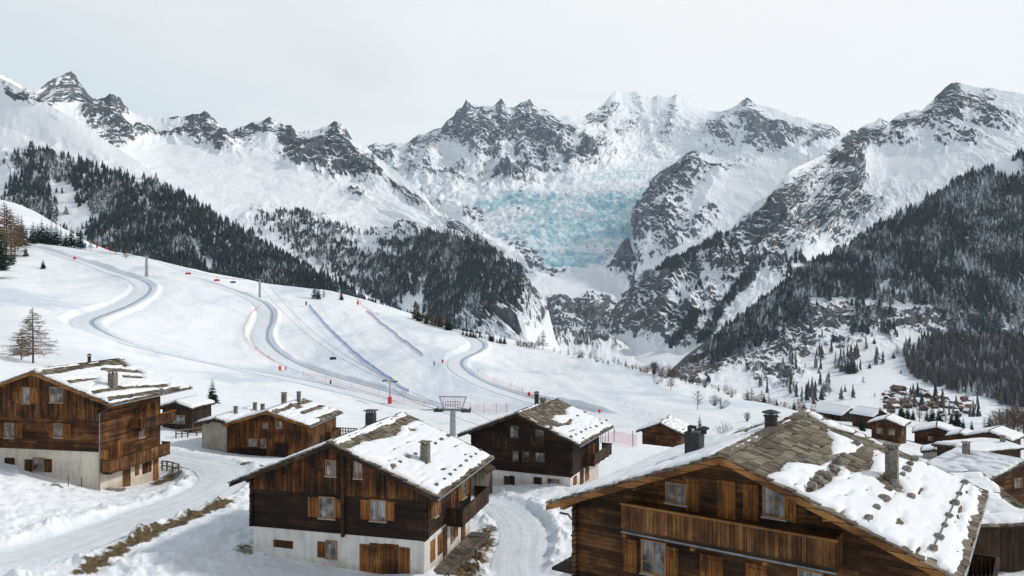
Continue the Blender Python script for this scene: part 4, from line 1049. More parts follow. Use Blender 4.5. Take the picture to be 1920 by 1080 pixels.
            b.tube([(x, y, top - .03), (x, y, top + .02)], pipe * 1.2, 12); b.tube([(x, y, top + .14), (x, y, top + .20), (x, y, top + .30)], [pipe * 1.45, pipe * 1.3, .05], 12)
        elif cap == 'cowl':
            b.tube([(x - .25, y, top + .02), (x - .25, y, top + .30)], .085, 10); b.tube([(x - .25, y, top + .26), (x + .05, y, top + .26), (x + .05, y, top + .12)], .085, 10)
            b.tube([(x + .45, y, top), (x + .45, y, top + .22)], .13, 12); b.tube([(x + .45, y, top + .22), (x + .45, y, top + .30), (x + .45, y, top + .36)], [.24, .24, .05], 12)
            b.box(x - wx * .56, x + wx * .56, y - wy * .56, y + wy * .56, top, top + .05)
        b.build('chimney_cap', M['black_metal' if 'metal' in mat else 'chimney_stone'] if cap != 'slab' or 'metal' not in mat else M['black_metal'], o)
    # ---- openings: rectangle in (a, z) on the front (y=const) or right side (x=const)
    def _pl(s, side, off):
        if side: x = s.w / 2 + off; return lambda a, z, d: (x + d, a, z)
        return lambda a, z, d: (a, off - d, z)
    def window(s, a0, a1, z0, z1, side=False, off=0.0, mat='frame_wood', bars=(1, 0), sill=True, fw=.07):
        P = s._pl(side, off); b = MB()
        def bx(p0, p1, q0, q1, d0, d1):
            c = [P(p0, q0, d0), P(p1, q0, d0), P(p1, q1, d0), P(p0, q1, d0), P(p0, q0, d1), P(p1, q0, d1), P(p1, q1, d1), P(p0, q1, d1)]
            b.add(c, BOXF)
        bx(a0 - fw, a0, z0 - fw, z1 + fw, -.02, .085); bx(a1, a1 + fw, z0 - fw, z1 + fw, -.02, .085); bx(a0, a1, z1, z1 + fw, -.02, .085); bx(a0, a1, z0 - fw, z0, -.02, .085)
        nb, nh = bars
        for k in range(nb): c = a0 + (a1 - a0) * (k + 1) / (nb + 1); bx(c - .035, c + .035, z0, z1, .02, .062)
        for k in range(nh): c = z0 + (z1 - z0) * (k + 1) / (nh + 1); bx(a0, a1, c - .016, c + .016, .025, .050)
        o = b.build('window', M[mat], s.root)
        b = MB(); b.add([P(a0, z0, .035), P(a1, z0, .035), P(a1, z1, .035), P(a0, z1, .035), P(a0, z0, -.01), P(a1, z0, -.01), P(a1, z1, -.01), P(a0, z1, -.01)], BOXF); b.build('pane', M['glass'], o)
        if sill:
            b = MB(); e = .12; b.add([P(a0 - e, z0 - fw - .05, -.02), P(a1 + e, z0 - fw - .05, -.02), P(a1 + e, z0 - fw, -.02), P(a0 - e, z0 - fw, -.02), P(a0 - e, z0 - fw - .05, .15), P(a1 + e, z0 - fw - .05, .15), P(a1 + e, z0 - fw - .01, .15), P(a0 - e, z0 - fw - .01, .15)], BOXF); b.build('sill', M['sill'], o)
    def panel(s, name, a0, a1, z0, z1, side=False, off=0.0, mat='shutter', t=.06, boards=3, ledges=2, d0=0.0):
        P = s._pl(side, off); b = MB()
        def bx(p0, p1, q0, q1, e0, e1): b.add([P(p0, q0, e0), P(p1, q0, e0), P(p1, q1, e0), P(p0, q1, e0), P(p0, q0, e1), P(p1, q0, e1), P(p1, q1, e1), P(p0, q1, e1)], BOXF)
        rr = random.Random(int(a0 * 991 + z0 * 77))
        for k in range(boards):
            c0 = a0 + (a1 - a0) * k / boards; c1 = a0 + (a1 - a0) * (k + 1) / boards
            bx(c0 + .006, c1 - .006, z0 + rr.uniform(0, .015), z1 - rr.uniform(0, .015), d0 - .02, d0 + t - rr.uniform(0, .012))
        for k in range(ledges):
            zc = z0 + (z1 - z0) * (.16 + .68 * k / max(1, ledges - 1)); bx(a0 + .03, a1 - .03, zc - .045, zc + .045, d0 + t - .015, d0 + t + .028)
        return b.build(name, M[mat], s.root)
    def fwin(s, u0, v0, u1, v1, y=0.0, off=None, **k):
        x0, z1 = s.front(u0, (v0), y); x1, z0 = s.front(u1, v1, y); xa, za = s.front(u0, v1, y); xb, zb = s.front(u1, v0, y)
        s.window(min(x0, x1), max(x0, x1), (z0 + za) / 2, (z1 + zb) / 2, off=y, **k)
    def fpan(s, name, u0, v0, u1, v1, y=0.0, **k):
        x0, z1 = s.front(u0, v0, y); x1, z0 = s.front(u1, v1, y); xa, za = s.front(u0, v1, y); xb, zb = s.front(u1, v0, y)
        return s.panel(name, min(x0, x1), max(x0, x1), (z0 + za) / 2, (z1 + zb) / 2, off=y, **k)
    def balcony(s, kind, a0, a1, z0, hgt, depth, mat='rail', bw=.16, gap=.012, top='beam_dark', side=True, off=0.0, ends=(True, True), pattern=0, joist=True, floor='beam_dark'):
        """kind 'side': along the right wall; 'front': along the gable"""
        P = s._pl(side, off); rr = random.Random(int(a0 * 31 + z0 * 7)); 
        def bxm(b, p0, p1, q0, q1, e0, e1): b.add([P(p0, q0, e0), P(p1, q0, e0), P(p1, q1, e0), P(p0, q1, e0), P(p0, q0, e1), P(p1, q0, e1), P(p1, q1, e1), P(p0, q1, e1)], BOXF)
        b = MB(); bxm(b, a0, a1, z0 - .12, z0, -.02, depth)
        if joist:
            a = a0 + .3
            while a < a1: bxm(b, a - .08, a + .08, z0 - .30, z0 - .12, -.02, depth - .1); a += 1.6
        o = b.build('balcony', M[floor], s.root)
        b = MB(); a = a0
        while a < a1:
            w_ = bw * rr.uniform(.85, 1.15); d = rr.uniform(0, .015)
            bxm(b, a, min(a + w_ - gap, a1), z0 - .10 - rr.uniform(0, .05) - pattern * .08, z0 + hgt - .06, depth - .03 - d, depth + .0 - d); a += w_
        for k, en in enumerate(ends):
            if not en: continue
            ee = a0 if k == 0 else a1 - .03; q = 0.04
            while q < depth - .04: bxm(b, ee, ee + .03, z0 - .06, z0 + hgt - .06, q, min(q + bw - gap, depth - .03)); q += bw
        b.build('railing_boards', M[mat], o)
        b = MB(); bxm(b, a0 - .04, a1 + .04, z0 + hgt - .06, z0 + hgt + .02, depth - .08, depth + .06); bxm(b, a0 + .03, a1 - .03, z0 + .06, z0 + .14, depth - .10, depth - .04)
        for k, en in enumerate(ends):
            if en: ee = a0 if k == 0 else a1 - .08; bxm(b, ee, ee + .08, z0 + hgt - .06, z0 + hgt + .02, 0.0, depth - .08)
        b.build('handrail', M[top], o)
        return o
BOXF2 = [(0, 1, 2, 3), (7, 6, 5, 4), (0, 4, 5, 1), (1, 5, 6, 2), (2, 6, 7, 3), (3, 7, 4, 0)]
def rp_(h, polys, sg=1): return [[h.roofp(u, v, sg) for u, v in p] for p in polys]
def c2(p): return [(400 + x / 3, 720 + y / 3) for x, y in p]
def c1(p): return [(x / 2.348, 620 + y / 2.348) for x, y in p]
def c3(p): return [(840 + x / 2.843, 700 + y / 2.843) for x, y in p]
def c4(p): return [(1300 + x / 2.842, 700 + y / 2.842) for x, y in p]

# ---- middle chalet: dark log storey over a white plaster base
C = Chalet('chalet', 'chalet with dark log storey over white plaster base and garage doors, centre foreground', 'chalet', (-11.67, 51.61), -18.4, 14.8, 12.59, 9.6, 8.26, 7.45, .41, .9, 1.9, hp=2.13, wall='logs_dark', gable='boards_mid', gz=4.7)
C.roof(rp_(C, [c2([(660,345),(1110,160),(1225,215),(1130,197),(1055,225),(1020,282),(940,292),(830,312),(765,352),(700,350)]), c2([(1090,238),(1125,235),(1140,250),(1110,256)])]), .17, seed=11, edge=.16, streak=.45)
for (a, b_, c_, d) in [(612.7,864,629.3,890.7), (665.7,866.7,678.3,895)]: C.fwin(a, b_, c_, d, y=-.05)
for (a, b_, c_, d) in [(600,933,626.7,970), (696,938.5,722.7,975)]: C.fwin(a, b_, c_, d)
for (a, b_, c_, d) in [(578,931.5,596.5,969), (627.5,935,641,971), (676.5,937,693.5,974), (724,940.5,740,976.5)]: C.fpan('shutter', a, b_, c_, d)
C.fwin(612.5,1015,630.5,1046, y=.06, mat='frame_wood', sill=True)
C.fpan('shutter', 595.5,1015,611.5,1045.5, y=.06)
C.fpan('vent_panel', 513,1013,549.5,1027, y=.06, boards=2, ledges=0, mat='boards_mid')
C.fpan('garage_door', 693,1018.5,720,1076, y=.06, boards=5, mat='boards_warm'); C.fpan('garage_door', 720.5,1020,747.5,1077, y=.06, boards=5, mat='boards_warm')
C.fpan('shutter', 674.5,1020,692.5,1074, y=.06, ledges=2); C.fpan('shutter', 748.5,1026,769,1077, y=.06)
C.fpan('meter_box', 492,1039,509,1061, y=.06, boards=1, ledges=0, mat='zinc', t=.12)
C.fpan('corner_post', 641.5,850,646.8,1006, y=-.02, boards=1, ledges=0, mat='beam_dark', t=.20)
C.balcony('side', 4.0, 10.4, 2.16, 1.0, 1.2, mat='rail_dark', pattern=1)
for (a0, a1, z0, z1) in [(1.0,1.55,3.2,4.3), (2.3,2.85,3.2,4.3)]: C.panel('shutter', a0, a1, z0, z1, side=True)
C.window(1.65, 2.2, 3.25, 4.25, side=True)
C.panel('door', 4.9, 5.8, 2.2, 4.1, side=True, boards=4, mat='boards_warm'); C.panel('shutter', 6.5, 7.2, 2.9, 4.1, side=True); C.window(7.3, 8.2, 2.95, 4.05, side=True); C.panel('shutter', 8.3, 9.0, 2.9, 4.1, side=True)
C.panel('shutter', 1.1, 1.9, .35, 1.75, side=True, off=-.06); C.panel('shutter', 2.5, 3.3, .35, 1.75, side=True, off=-.06); C.panel('door', 3.5, 4.3, -.15, 1.9, side=True, off=-.06, boards=4, mat='boards_warm')
C.window(5.2, 5.9, .5, 1.6, side=True, off=-.06); C.panel('shutter', 6.0, 6.6, .45, 1.65, side=True, off=-.06); C.panel('door', 7.4, 8.3, -.2, 1.9, side=True, off=-.06, boards=4, mat='boards_mid')
x, y = C.roofp(*c2([(1192,430)])[0]); C.chimney(x, y, C.hr - C.m * x + 1.35, .55, .55)
C.chimney(-.62, 6.7, C.hr + .78, .62, .62, mat='black_metal', cap='slab')
C.guard_stones(c2([(1012,462),(1050,440),(1098,412),(1138,396),(1250,336),(1283,313),(1322,292)]), .15)
C.guard_stones(c2([(1255,568),(1300,536),(1332,510),(1360,486),(1392,461),(1422,434),(1450,412),(1476,396),(1504,374)]), .12)

# ---- left chalet: tall, three storeys, cream base
A = Chalet('chalet', 'tall three storey chalet with two side balconies at the left edge', 'chalet', (-44.34, 73.18), -18.8, 10.9, 12.5, 9.0, 11.0, 8.3, .335, 1.0, 2.3, hp=3.62, wall='logs_warm', gable='boards_warm', gz=6.6, plaster='plaster_cream', deep=4)
A.roof(rp_(A, [c1([(120,180),(530,120),(570,150),(450,148),(350,165),(250,182),(165,190)]), c1([(400,258),(470,247),(560,238),(735,228),(740,240),(560,252),(405,272)]), c1([(290,212),(420,202),(432,210),(300,226)]), c1([(540,190),(620,194),(626,206),(540,203)]), c1([(470,285),(640,262),(785,238),(792,250),(640,276),(480,303)]), c1([(440,155),(600,165),(640,185),(560,180),(440,172)]), c1([(480,245),(520,236),(560,244),(500,254)])]), .22, seed=23, streak=.42, wood='beam_dark', fascia='beam', edge=.12)
for (a, b_, c_, d) in [(43,727,56,755), (95,726.5,118,753.5)]: A.fwin(a, b_, c_, d, y=-.05)
A.fpan('shutter', 57,727,72,757.5, y=-.05, mat='shutter'); A.fpan('shutter', 30,727,41,756, y=-.05, mat='shutter')
for (a, b_, c_, d) in [(10,794,26,820), (102,795,117.5,819)]: A.fwin(a, b_, c_, d)
for (a, b_, c_, d) in [(-3,793,8.5,821), (27,793.5,41.5,821.5), (92,794,101,820), (118.5,794.5,133.5,821)]: A.fpan('shutter', a, b_, c_, d)
A.fwin(64,859,83,881.5, y=.06); A.fpan('shutter', 46.5,861,62.5,885, y=.06, mat='boards_mid'); A.fpan('shutter', 84.5,860.5,97.5,885.5, y=.06, mat='boards_mid')
A.fpan('door', 9.4,858,27.7,899, y=.06, boards=4, mat='boards_mid')
b = MB(); b.box(A.w / 2 - .07, A.w / 2 + .015, .05, A.L - .05, 1.72, 3.7); b.build('side_cladding', M['logs_warm'], A.root)
A.balcony('side', .3, 9.2, 1.75, 1.1, 1.0, mat='rail', top='beam_dark', pattern=1)
A.balcony('side', 4.4, 9.9, 5.05, 1.0, 1.15, mat='boards_mid', top='beam', pattern=0)
A.panel('door', 1.3, 2.3, 1.8, 3.95, side=True, boards=4, mat='boards_mid'); A.panel('shutter', .55, 1.15, 2.0, 3.6, side=True, mat='plaster'.replace('plaster', 'shutter')); A.panel('shutter', 2.45, 3.1, 2.3, 4.2, side=True)
A.window(5.6, 6.4, 3.9, 4.9, side=True); A.panel('shutter', 6.5, 7.1, 3.9, 4.9, side=True)
A.panel('door', 5.2, 6.1, 5.1, 7.1, side=True, boards=4, mat='boards_warm'); A.panel('shutter', 6.6, 7.3, 5.4, 7.1, side=True); A.panel('shutter', 8.0, 8.7, 5.4, 7.1, side=True)
A.panel('door', 3.3, 4.4, -.8, 1.35, side=True, off=-.06, boards=5, mat='boards_warm'); A.panel('shutter', 5.1, 5.7, .2, 1.35, side=True, off=-.06); A.panel('shutter', 6.2, 7.6, .1, 1.35, side=True, off=-.06, boards=5, mat='boards_mid'); A.panel('door', 7.9, 8.7, -1.1, 1.35, side=True, off=-.06, boards=4)
b = MB(); hw = A.w / 2; b.tube([(A.e - .1, -.75, A.hr - A.m * A.e - .15), (hw + .15, -.10, 7.2), (hw + .15, -.10, -1)], .06, 8); b.build('downpipe', M['zinc'], A.root)
x, y = A.roofp(*c1([(497,243)])[0]); A.chimney(x, y, A.hr - A.m * x + 1.45, .62, .62)
A.chimney(-.5, 7.0, A.hr + .75, mat='black_metal', cap='cone', pipe=.17)

# ---- small gabled chalet behind, with white end wall
B = Chalet('chalet', 'small orange-brown boarded chalet in the hollow behind the left road bend', 'chalet', (-29.85, 95.74), -20.7, 8.0, 10.65, 8.6, 5.6, 5.6, .30, .8, 1.7, hp=0, wall='boards_warm', deep=3)
B.roof(rp_(B, [c2([(320,148),(530,78),(560,92),(430,130),(350,160)]), c2([(480,150),(600,112),(628,118),(540,150),(500,165)]), c2([(570,185),(700,140),(725,150),(600,195)]), c2([(445,118),(480,108),(500,128),(470,135)])]), .2, seed=31, streak=.42, edge=.1, wood='beam_dark', fascia='beam')
for (a, b_, c_, d) in [(494,792.5,502,801), (519,790.5,528.5,801.5), (466,823,482,835), (489,823.5,499,838)]: B.fwin(a, b_, c_, d, fw=.06)
B.fpan('shutter', 505.5,824,510,838); B.fpan('door', 515,830,541,858.5, boards=6, mat='logs_dark'); B.fpan('woodpile', 437,841,498,851, boards=1, ledges=0, mat='logs_dark', t=.5)
B.chimney(.55, 7.6, 5.6 + 1.15, .42, .42); B.chimney(-1.7, 8.0, 5.6 + .95, .55, .55, cap='slab'); B.chimney(-2.3, 3.0, 5.6 + .15, .4, .4)
B.panel('door', 3.0, 4.2, .2, 2.1, side=True, boards=4, mat='logs_dark'); B.balcony('side', 4.8, 8.4, 1.3, .9, .8, mat='boards_mid', joist=False)

# ---- dark chalet in the middle distance
E = Chalet('chalet', 'dark weathered log chalet with low white base behind the lift tower', 'chalet', (.82, 77.1), -19.2, 23.7, 10.55, 9.2, 6.9, 6.48, .40, 1.0, .9, hp=.95, wall='logs_dark', deep=3)
E.roof(rp_(E, [c3([(330,225),(560,135),(625,128),(655,165),(622,182),(628,212),(560,215),(548,238),(600,262),(660,238),(645,262),(580,280),(500,268),(440,228),(425,252),(375,245)])]), .18, seed=41, edge=.16, streak=.46)
for (a, b_, c_, d) in [(957.5,799,972,819.6), (1005,806,1019.5,820.5), (962,846,972,864.6), (981,847.5,992,865), (1005,849.5,1020.5,865.5)]: E.fwin(a, b_, c_, d, mat='frame_dark', bars=(1, 0), sill=False)
E.fpan('shutter', 925,815,953,841, boards=6, mat='boards_dark'); E.fpan('shutter', 996,818,1022,838, boards=5, mat='boards_dark'); E.fpan('shutter', 993.5,848,1003.5,867, mat='boards_dark')
E.fpan('shutter', 945,892.5,954.5,911.5, y=.06, mat='boards_mid'); E.fpan('shutter', 955,892,965,911.5, y=.06, mat='logs_dark'); E.fpan('shutter', 1000.5,894.5,1016,916, y=.06, mat='boards_dark'); E.fwin(1028,899,1048,915.5, y=.06)
E.balcony('side', 4.0, 10.0, 1.5, 1.0, 1.15, mat='rail_dark')
E.panel('shutter', .9, 1.9, -.1, .75, side=True, off=-.06, boards=4); E.panel('door', 2.9, 4.0, -.5, .9, side=True, off=-.06, boards=4, mat='boards_warm'); E.panel('door', 5.2, 6.2, 1.55, 3.3, side=True, boards=4, mat='boards_mid'); E.panel('shutter', 6.8, 7.4, 1.8, 3.0, side=True); E.panel('door', 4.6, 5.8, -.5, .9, side=True, off=-.06, boards=4)
E.chimney(-.75, 6.2, 6.9 + 1.0, mat='black_metal', cap='cone', pipe=.24)
x, y = E.roofp(*c3([(558,168)])[0]); E.chimney(.12, 5.9, 6.9 + .45, .5, .5)
E.guard_stones(c3([(655,340),(682,328),(710,316),(735,300),(760,292),(790,284),(820,268),(845,252)]), .15)
E.guard_stones(c3([(550,290),(600,272),(655,250),(690,228),(730,208)]), .15)

# ---- large chalet, right foreground
D = Chalet('chalet', 'large chalet with slab-and-snow roof and long gable balcony in the right foreground', 'chalet', (8.92, 31.24), -16.0, 34.5, 14.6, 10.9, 9.5, 7.95, .39, 1.5, 1.0, wall='logs_brown', deep=3)
D.roof(rp_(D, [c4([(110,440),(590,195),(720,262),(712,300),(730,340),(742,415),(772,450),(690,455),(640,462),(500,452),(420,515),(345,535),(200,480)]), c4([(760,430),(870,395),(900,360),(960,370),(945,410),(940,490),(900,508),(830,505),(790,470)]), c4([(720,262),(900,325),(1180,440),(1150,452),(960,392),(880,355),(740,298)]), c4([(640,505),(700,500),(735,480),(770,490),(740,530),(690,560),(640,600),(600,612),(610,580)]), c4([(985,545),(1050,540),(1100,560),(1110,610),(1060,600),(1000,570)])]), .15, seed=57, streak=.41, wood='beam_dark', fascia='beam', edge=.20, res=.10, bare_l=[[(-.0,-2),(-.0,12),(-.55,12),(-.4,6),(-.6,2),(-.3,-2)], [(-1.5,7.5),(-3.2,8),(-3.4,11),(-1.2,11)]])
# front: windows and shutters of the gable storey behind the balcony
D.fwin(1251.5,907.5,1285,941, bars=(1, 0)); D.fwin(1434,914.6,1470,967, bars=(1, 1))
for (a, b_, c_, d) in [(1286.5,897,1313,959), (1345.5,901,1381,972), (1394,907.6,1423,975), (1471,934,1494,979)]: D.fpan('shutter', a, b_, c_, d, boards=3)
D.fwin(1206,1016,1247,1074, bars=(1, 2)); D.fpan('shutter', 1170,1010.5,1195,1073); D.fpan('shutter', 1249,1025,1273,1090); D.fpan('shutter', 1313,1040,1357,1110, boards=4); D.fpan('shutter', 1397,1057,1438,1125, boards=4); D.fwin(1500,1072,1540,1130)
D.balcony('front', -4.52, 4.1, 5.86, 1.03, 1.0, mat='rail', bw=.19, side=False, top='beam', floor='beam_dark', gap=.014)
b = MB(); b.tube([(-4.5, -1.06, 5.70), (4.1, -1.06, 5.70)], .05, 8); b.build('balcony_gutter', M['zinc'], D.root)
for k in (-4.42, -1.4, 1.5, 3.98): MB().box(k - .08, k + .08, -.98, -.0, 5.45, 5.74).build('bracket_beam', M['beam'], D.root)
x, y = D.roofp(*c4([(1058,552)])[0]); D.chimney(x, y, D.hr - D.m * x + 1.45, .48, .48)
D.chimney(-.25, 5.9, D.hr + .55, mat='black_metal', cap='cone', pipe=.30)
D.chimney(-3.0, 3.4, D.hr - .15, .68, .68, mat='black_metal', cap='cowl')
D.guard_stones(c4([(1447,584),(1418,644),(1396,692),(1364,760),(1340,812),(1312,874),(1280,936)]), .14, wire=True)
D.guard_stones(c4([(1180,458),(1156,482),(1136,514),(1118,540),(1070,582),(1044,616),(1016,668),(978,716),(934,772)]), .155)
D.guard_stones(c4([(875,372),(800,440),(770,476),(742,506),(716,540),(668,570),(634,602),(1160,658),(1080,600)]), .17)
b = MB(); b.tube([(-7.6, -.9, 5.95), (-7.55, -.3, 5.75), (-7.35, -.12, 5.4), (-7.35, -.12, 2)], .05, 8); b.build('downpipe', M['zinc'], D.root)
# low stair landing at its left corner and deck on its right side
o = D.balcony('front', -8.6, -7.35, 3.05, 1.0, -1.9, mat='rail_dark', bw=.2, gap=.09, side=False, ends=(False, False), joist=False)
D.balcony('side', 4.0, 9.0, 3.3, 1.0, 1.3, mat='rail_dark', bw=.16)

# ---- smaller buildings
def small(name, label, cat, O, z0, th, w, L, hr, e, m, of=.5, ob=.5, wall='logs_warm', streak=0.0, bare=(), group=None, hp=0.0, plaster='plaster', win=(), doors=(), thick=.28, tiles=True, chim=(), deep=3, seed=1, fascia=None, swin=()):
    h = Chalet(name, label, cat, O, z0, th, w, L, hr, e, m, of, ob, hp=hp, wall=wall, plaster=plaster, group=group, deep=deep)
    h.roof(rp_(h, bare), thick, seed=seed, res=.2, tiles=tiles, streak=streak, gutter=False, edge=.06, tile_len=.6, fascia=fascia)
    for q in win: h.window(*q, fw=.06, sill=False)
    for q in swin: h.window(*q, side=True, fw=.06, sill=False)
    for q in doors: h.panel('door', *q, boards=4, mat='boards_mid')
    for q in chim: h.chimney(*q)
    return h
def gp(u, v, Y): return P3(u, v, Y)
def place(u, v, Y): p = P3(u, v, Y); return (p.x, p.y), p.z
O, z = place(1240, 838, 140); small('cabin', 'small brown log cabin alone above the pink net on the ski slope', 'cabin', O, z, 24, 7.0, 6.5, 4.4, 4.4, .40, 1.0, .8, wall='logs_warm', streak=.25, seed=3, doors=[(-1.2, 1.0, 0, 2.0)])
O, z = place(332, 806, 108); small('shed', 'grey-brown shed with slatted end between two left chalets', 'shed', (O[0], O[1]), z, 12, 4.6, 4.6, 3.9, 2.7, .30, .6, .5, wall='boards_dark', seed=4, win=[(-1.2, 1.2, .9, 2.0)])
O, z = place(406, 848, 97); small('barn', 'low stone-walled barn with snowy slab roof beside the orange-brown chalet', 'barn', (O[0], O[1]), z, 10, 4.0, 9, 4.2, 2.6, .22, .5, .5, wall='stone_wall', bare=[], streak=.35, seed=5, chim=[(.6, 3.5, 5.0, .4, .4), (1.4, 7, 5.0, .4, .4)])
# right edge
G1 = small('barn', 'boarded barn cut by the right picture edge beside the big roof', 'barn', (17.2, 50.4), -17.6, 82, 9.0, 14, 5.0, 5.2, .34, .4, .6, wall='boards_dark', seed=6, thick=.24, streak=.36, bare=[[(1868,905),(1935,890),(1935,945),(1905,948),(1880,930)]])
O, z = place(1908, 966, 72); small('chalet', 'snow-roofed chalet with orange gable at right edge, behind the boarded barn', 'chalet', O, z, -24, 9.0, 5.5, 5.0, 5.4, .24, .7, .6, wall='logs_warm', seed=7, thick=.26, streak=.34, chim=[(-1.2, 4.2, 5.9, .5, .5)], win=[(-.5, .5, 2.6, 3.4)])
O, z = place(1790, 878, 112); small('shed', 'long shed under flat thick snow right of the big slab roof', 'shed', O, z, 70, 6, 9, 3.2, 3.5, .10, .5, .5, wall='boards_dark', seed=8, thick=.35, chim=[(1.2, 8, 4.2, .5, .5)])
O, z = place(1592, 795, 205); small('barn', 'dark barn with white roof, leftmost of the upper right huts', 'barn', O, z, -32, 7.0, 8, 4.3, 4.2, .40, .8, .6, wall='boards_dark', seed=9, thick=.35, tiles=False)
O, z = place(1648, 797, 190); small('barn', 'dark barn with white roof, just right of the leftmost upper hut', 'barn', O, z, -30, 5.2, 5.5, 3.6, 3.2, .40, .8, .6, wall='boards_dark', seed=10, thick=.35, tiles=False)
O, z = place(1661, 826, 150); small('cabin', 'olive-brown wooden cabin with windows below the two white-roofed barns', 'cabin', O, z, 38, 5.2, 5.0, 4.2, 3.3, .34, .6, .5, wall='boards_mid', seed=11, thick=.3, win=[(-1.6, -.6, 1.2, 2.2), (.5, 1.5, 1.2, 2.2)], swin=[(1, 2, 1.2, 2.2)])
O, z = place(1756, 838, 158); small('chalet', 'red-brown hut with snowy roof, left of the paired huts at the right', 'chalet', O, z, 30, 7.6, 6.0, 4.0, 4.4, .30, .5, .5, wall='logs_warm', seed=12, thick=.4, win=[(-1.5, -.7, 1.2, 2.0)])
O, z = place(1800, 842, 150); small('hut', 'low brown hut with snow drift, between the red-brown huts', 'hut', O, z, 40, 4.2, 5.0, 3.0, 2.6, .30, .4, .4, wall='boards_mid', seed=13, thick=.35)
O, z = place(1856, 850, 146); small('chalet', 'red-brown hut with thick snow roof, farthest right of the small huts', 'chalet', O, z, 48, 6.6, 6.5, 4.0, 3.9, .30, .5, .5, wall='logs_warm', seed=14, thick=.4, swin=[(1.5, 2.5, 1.2, 2.0)], win=[(-.4, .5, 1.2, 2.0)])
O, z = place(1752, 862, 128); small('hut', 'half-buried stone hut on the snowy bank right of the slab roof', 'hut', O, z, 30, 3.4, 3.6, 1.7, 2.0, .25, .3, .3, wall='stone_wall', seed=15, thick=.3)
# weathered log store beside the dark chalet
b = MB(); t = empty('log_store', P3(903, 908, 73), RAD(-24), label='narrow grey upright log store beside the dark chalet wall', cat='log store')
b = MB(); b.prism([(-.8, -1.2), (.8, -1.2), (.8, 1.5), (0, 1.9), (-.8, 1.5)], 'y', -.7, .7); b.build('body', M['grey_wood'], t)
b = MB(); b.prism([(-1.05, 1.35), (0, 1.88), (1.05, 1.35), (1.05, 1.47), (0, 2.02), (-1.05, 1.47)], 'y', -.95, .95); b.build('roof', M['beam_dark'], t)
# ---------------------------------------------------------------- woods on the mountains
def conifer_template(seed, tiers=5, n=7, wd=0.17):
    r = np.random.default_rng(seed); V = []; T = []
    for t in range(tiers):
        f = t / tiers; zb = 0.06 + 0.80 * f; zt = min(1.0, zb + 0.36 - 0.08 * f); rad = wd * (1 - f) ** 0.85 + 0.018
        o = len(V); V.append((r.uniform(-.012, .012), r.uniform(-.012, .012), zt)); ph = r.uniform(0, 6)
        for k in range(n):
            a = ph + 2 * np.pi * (k + r.uniform(-.25, .25)) / n; q = rad * (r.uniform(.35, .62) if k % 2 else r.uniform(.85, 1.2))
            V.append((q * np.cos(a), q * np.sin(a), zb + r.uniform(-.02, .03) + (0.05 if k % 2 else 0)))
        for k in range(n): T.append((o, o + 1 + k, o + 1 + (k + 1) % n))
    return np.array(V), np.array(T)
TPL = [conifer_template(i, 5 if i % 3 else 6, 7, [0.21, 0.18, 0.25, 0.165][i % 4]) for i in range(8)]
LTPL = [conifer_template(50 + i, 6, 6, [0.13, 0.16, 0.11][i % 3]) for i in range(4)]
def zone_density(U, V, zones, seed):
    wu = U + 10 * fbm(U / 22, V / 22, 3, seed); wv = V + 9 * fbm(U / 20, V / 20, 3, seed + 1)
    d = np.zeros(U.shape)
    for poly, amt, soft in zones:
        s = np.clip(0.5 + poly_sd(wu, wv, poly) / soft, 0, 1) * abs(amt)
        d = np.maximum(d, s) if amt > 0 else d * (1 - s)
    return d
def scatter(sheet_name, zones, count, seed, clump=0.35):
    S = SHEETS[sheet_name]; P = S['P']
    U = P[..., 0] / P[..., 1] * F + 960; V = 540 - P[..., 2] / P[..., 1] * F
    d = zone_density(U, V, zones, seed)
    c = fbm(U / 9, V / 13, 4, seed + 2) + 0.6 * fbm(U / 34, V / 30, 3, seed + 7)
    d = d * sstep(-clump, 0.12, c - 0.75 * (1 - d) )
    du = np.linalg.norm(np.gradient(P, axis=1), axis=-1); dv = np.linalg.norm(np.gradient(P, axis=0), axis=-1)
    wgt = (d * du * dv / P[..., 1] ** 2)
    wgt[:2] = 0; wgt = wgt.ravel(); wgt /= wgt.sum()
    r = np.random.default_rng(seed)
    k = r.choice(len(wgt), size=count, p=wgt); i, j = np.unravel_index(k, P.shape[:2])
    i = np.clip(i, 0, P.shape[0] - 2); j = np.clip(j, 0, P.shape[1] - 2)
    a = r.random((count, 1)); b = r.random((count, 1))
    Q = P[i, j] + (P[i, j + 1] - P[i, j]) * a + (P[i + 1, j] - P[i, j]) * b
    return Q
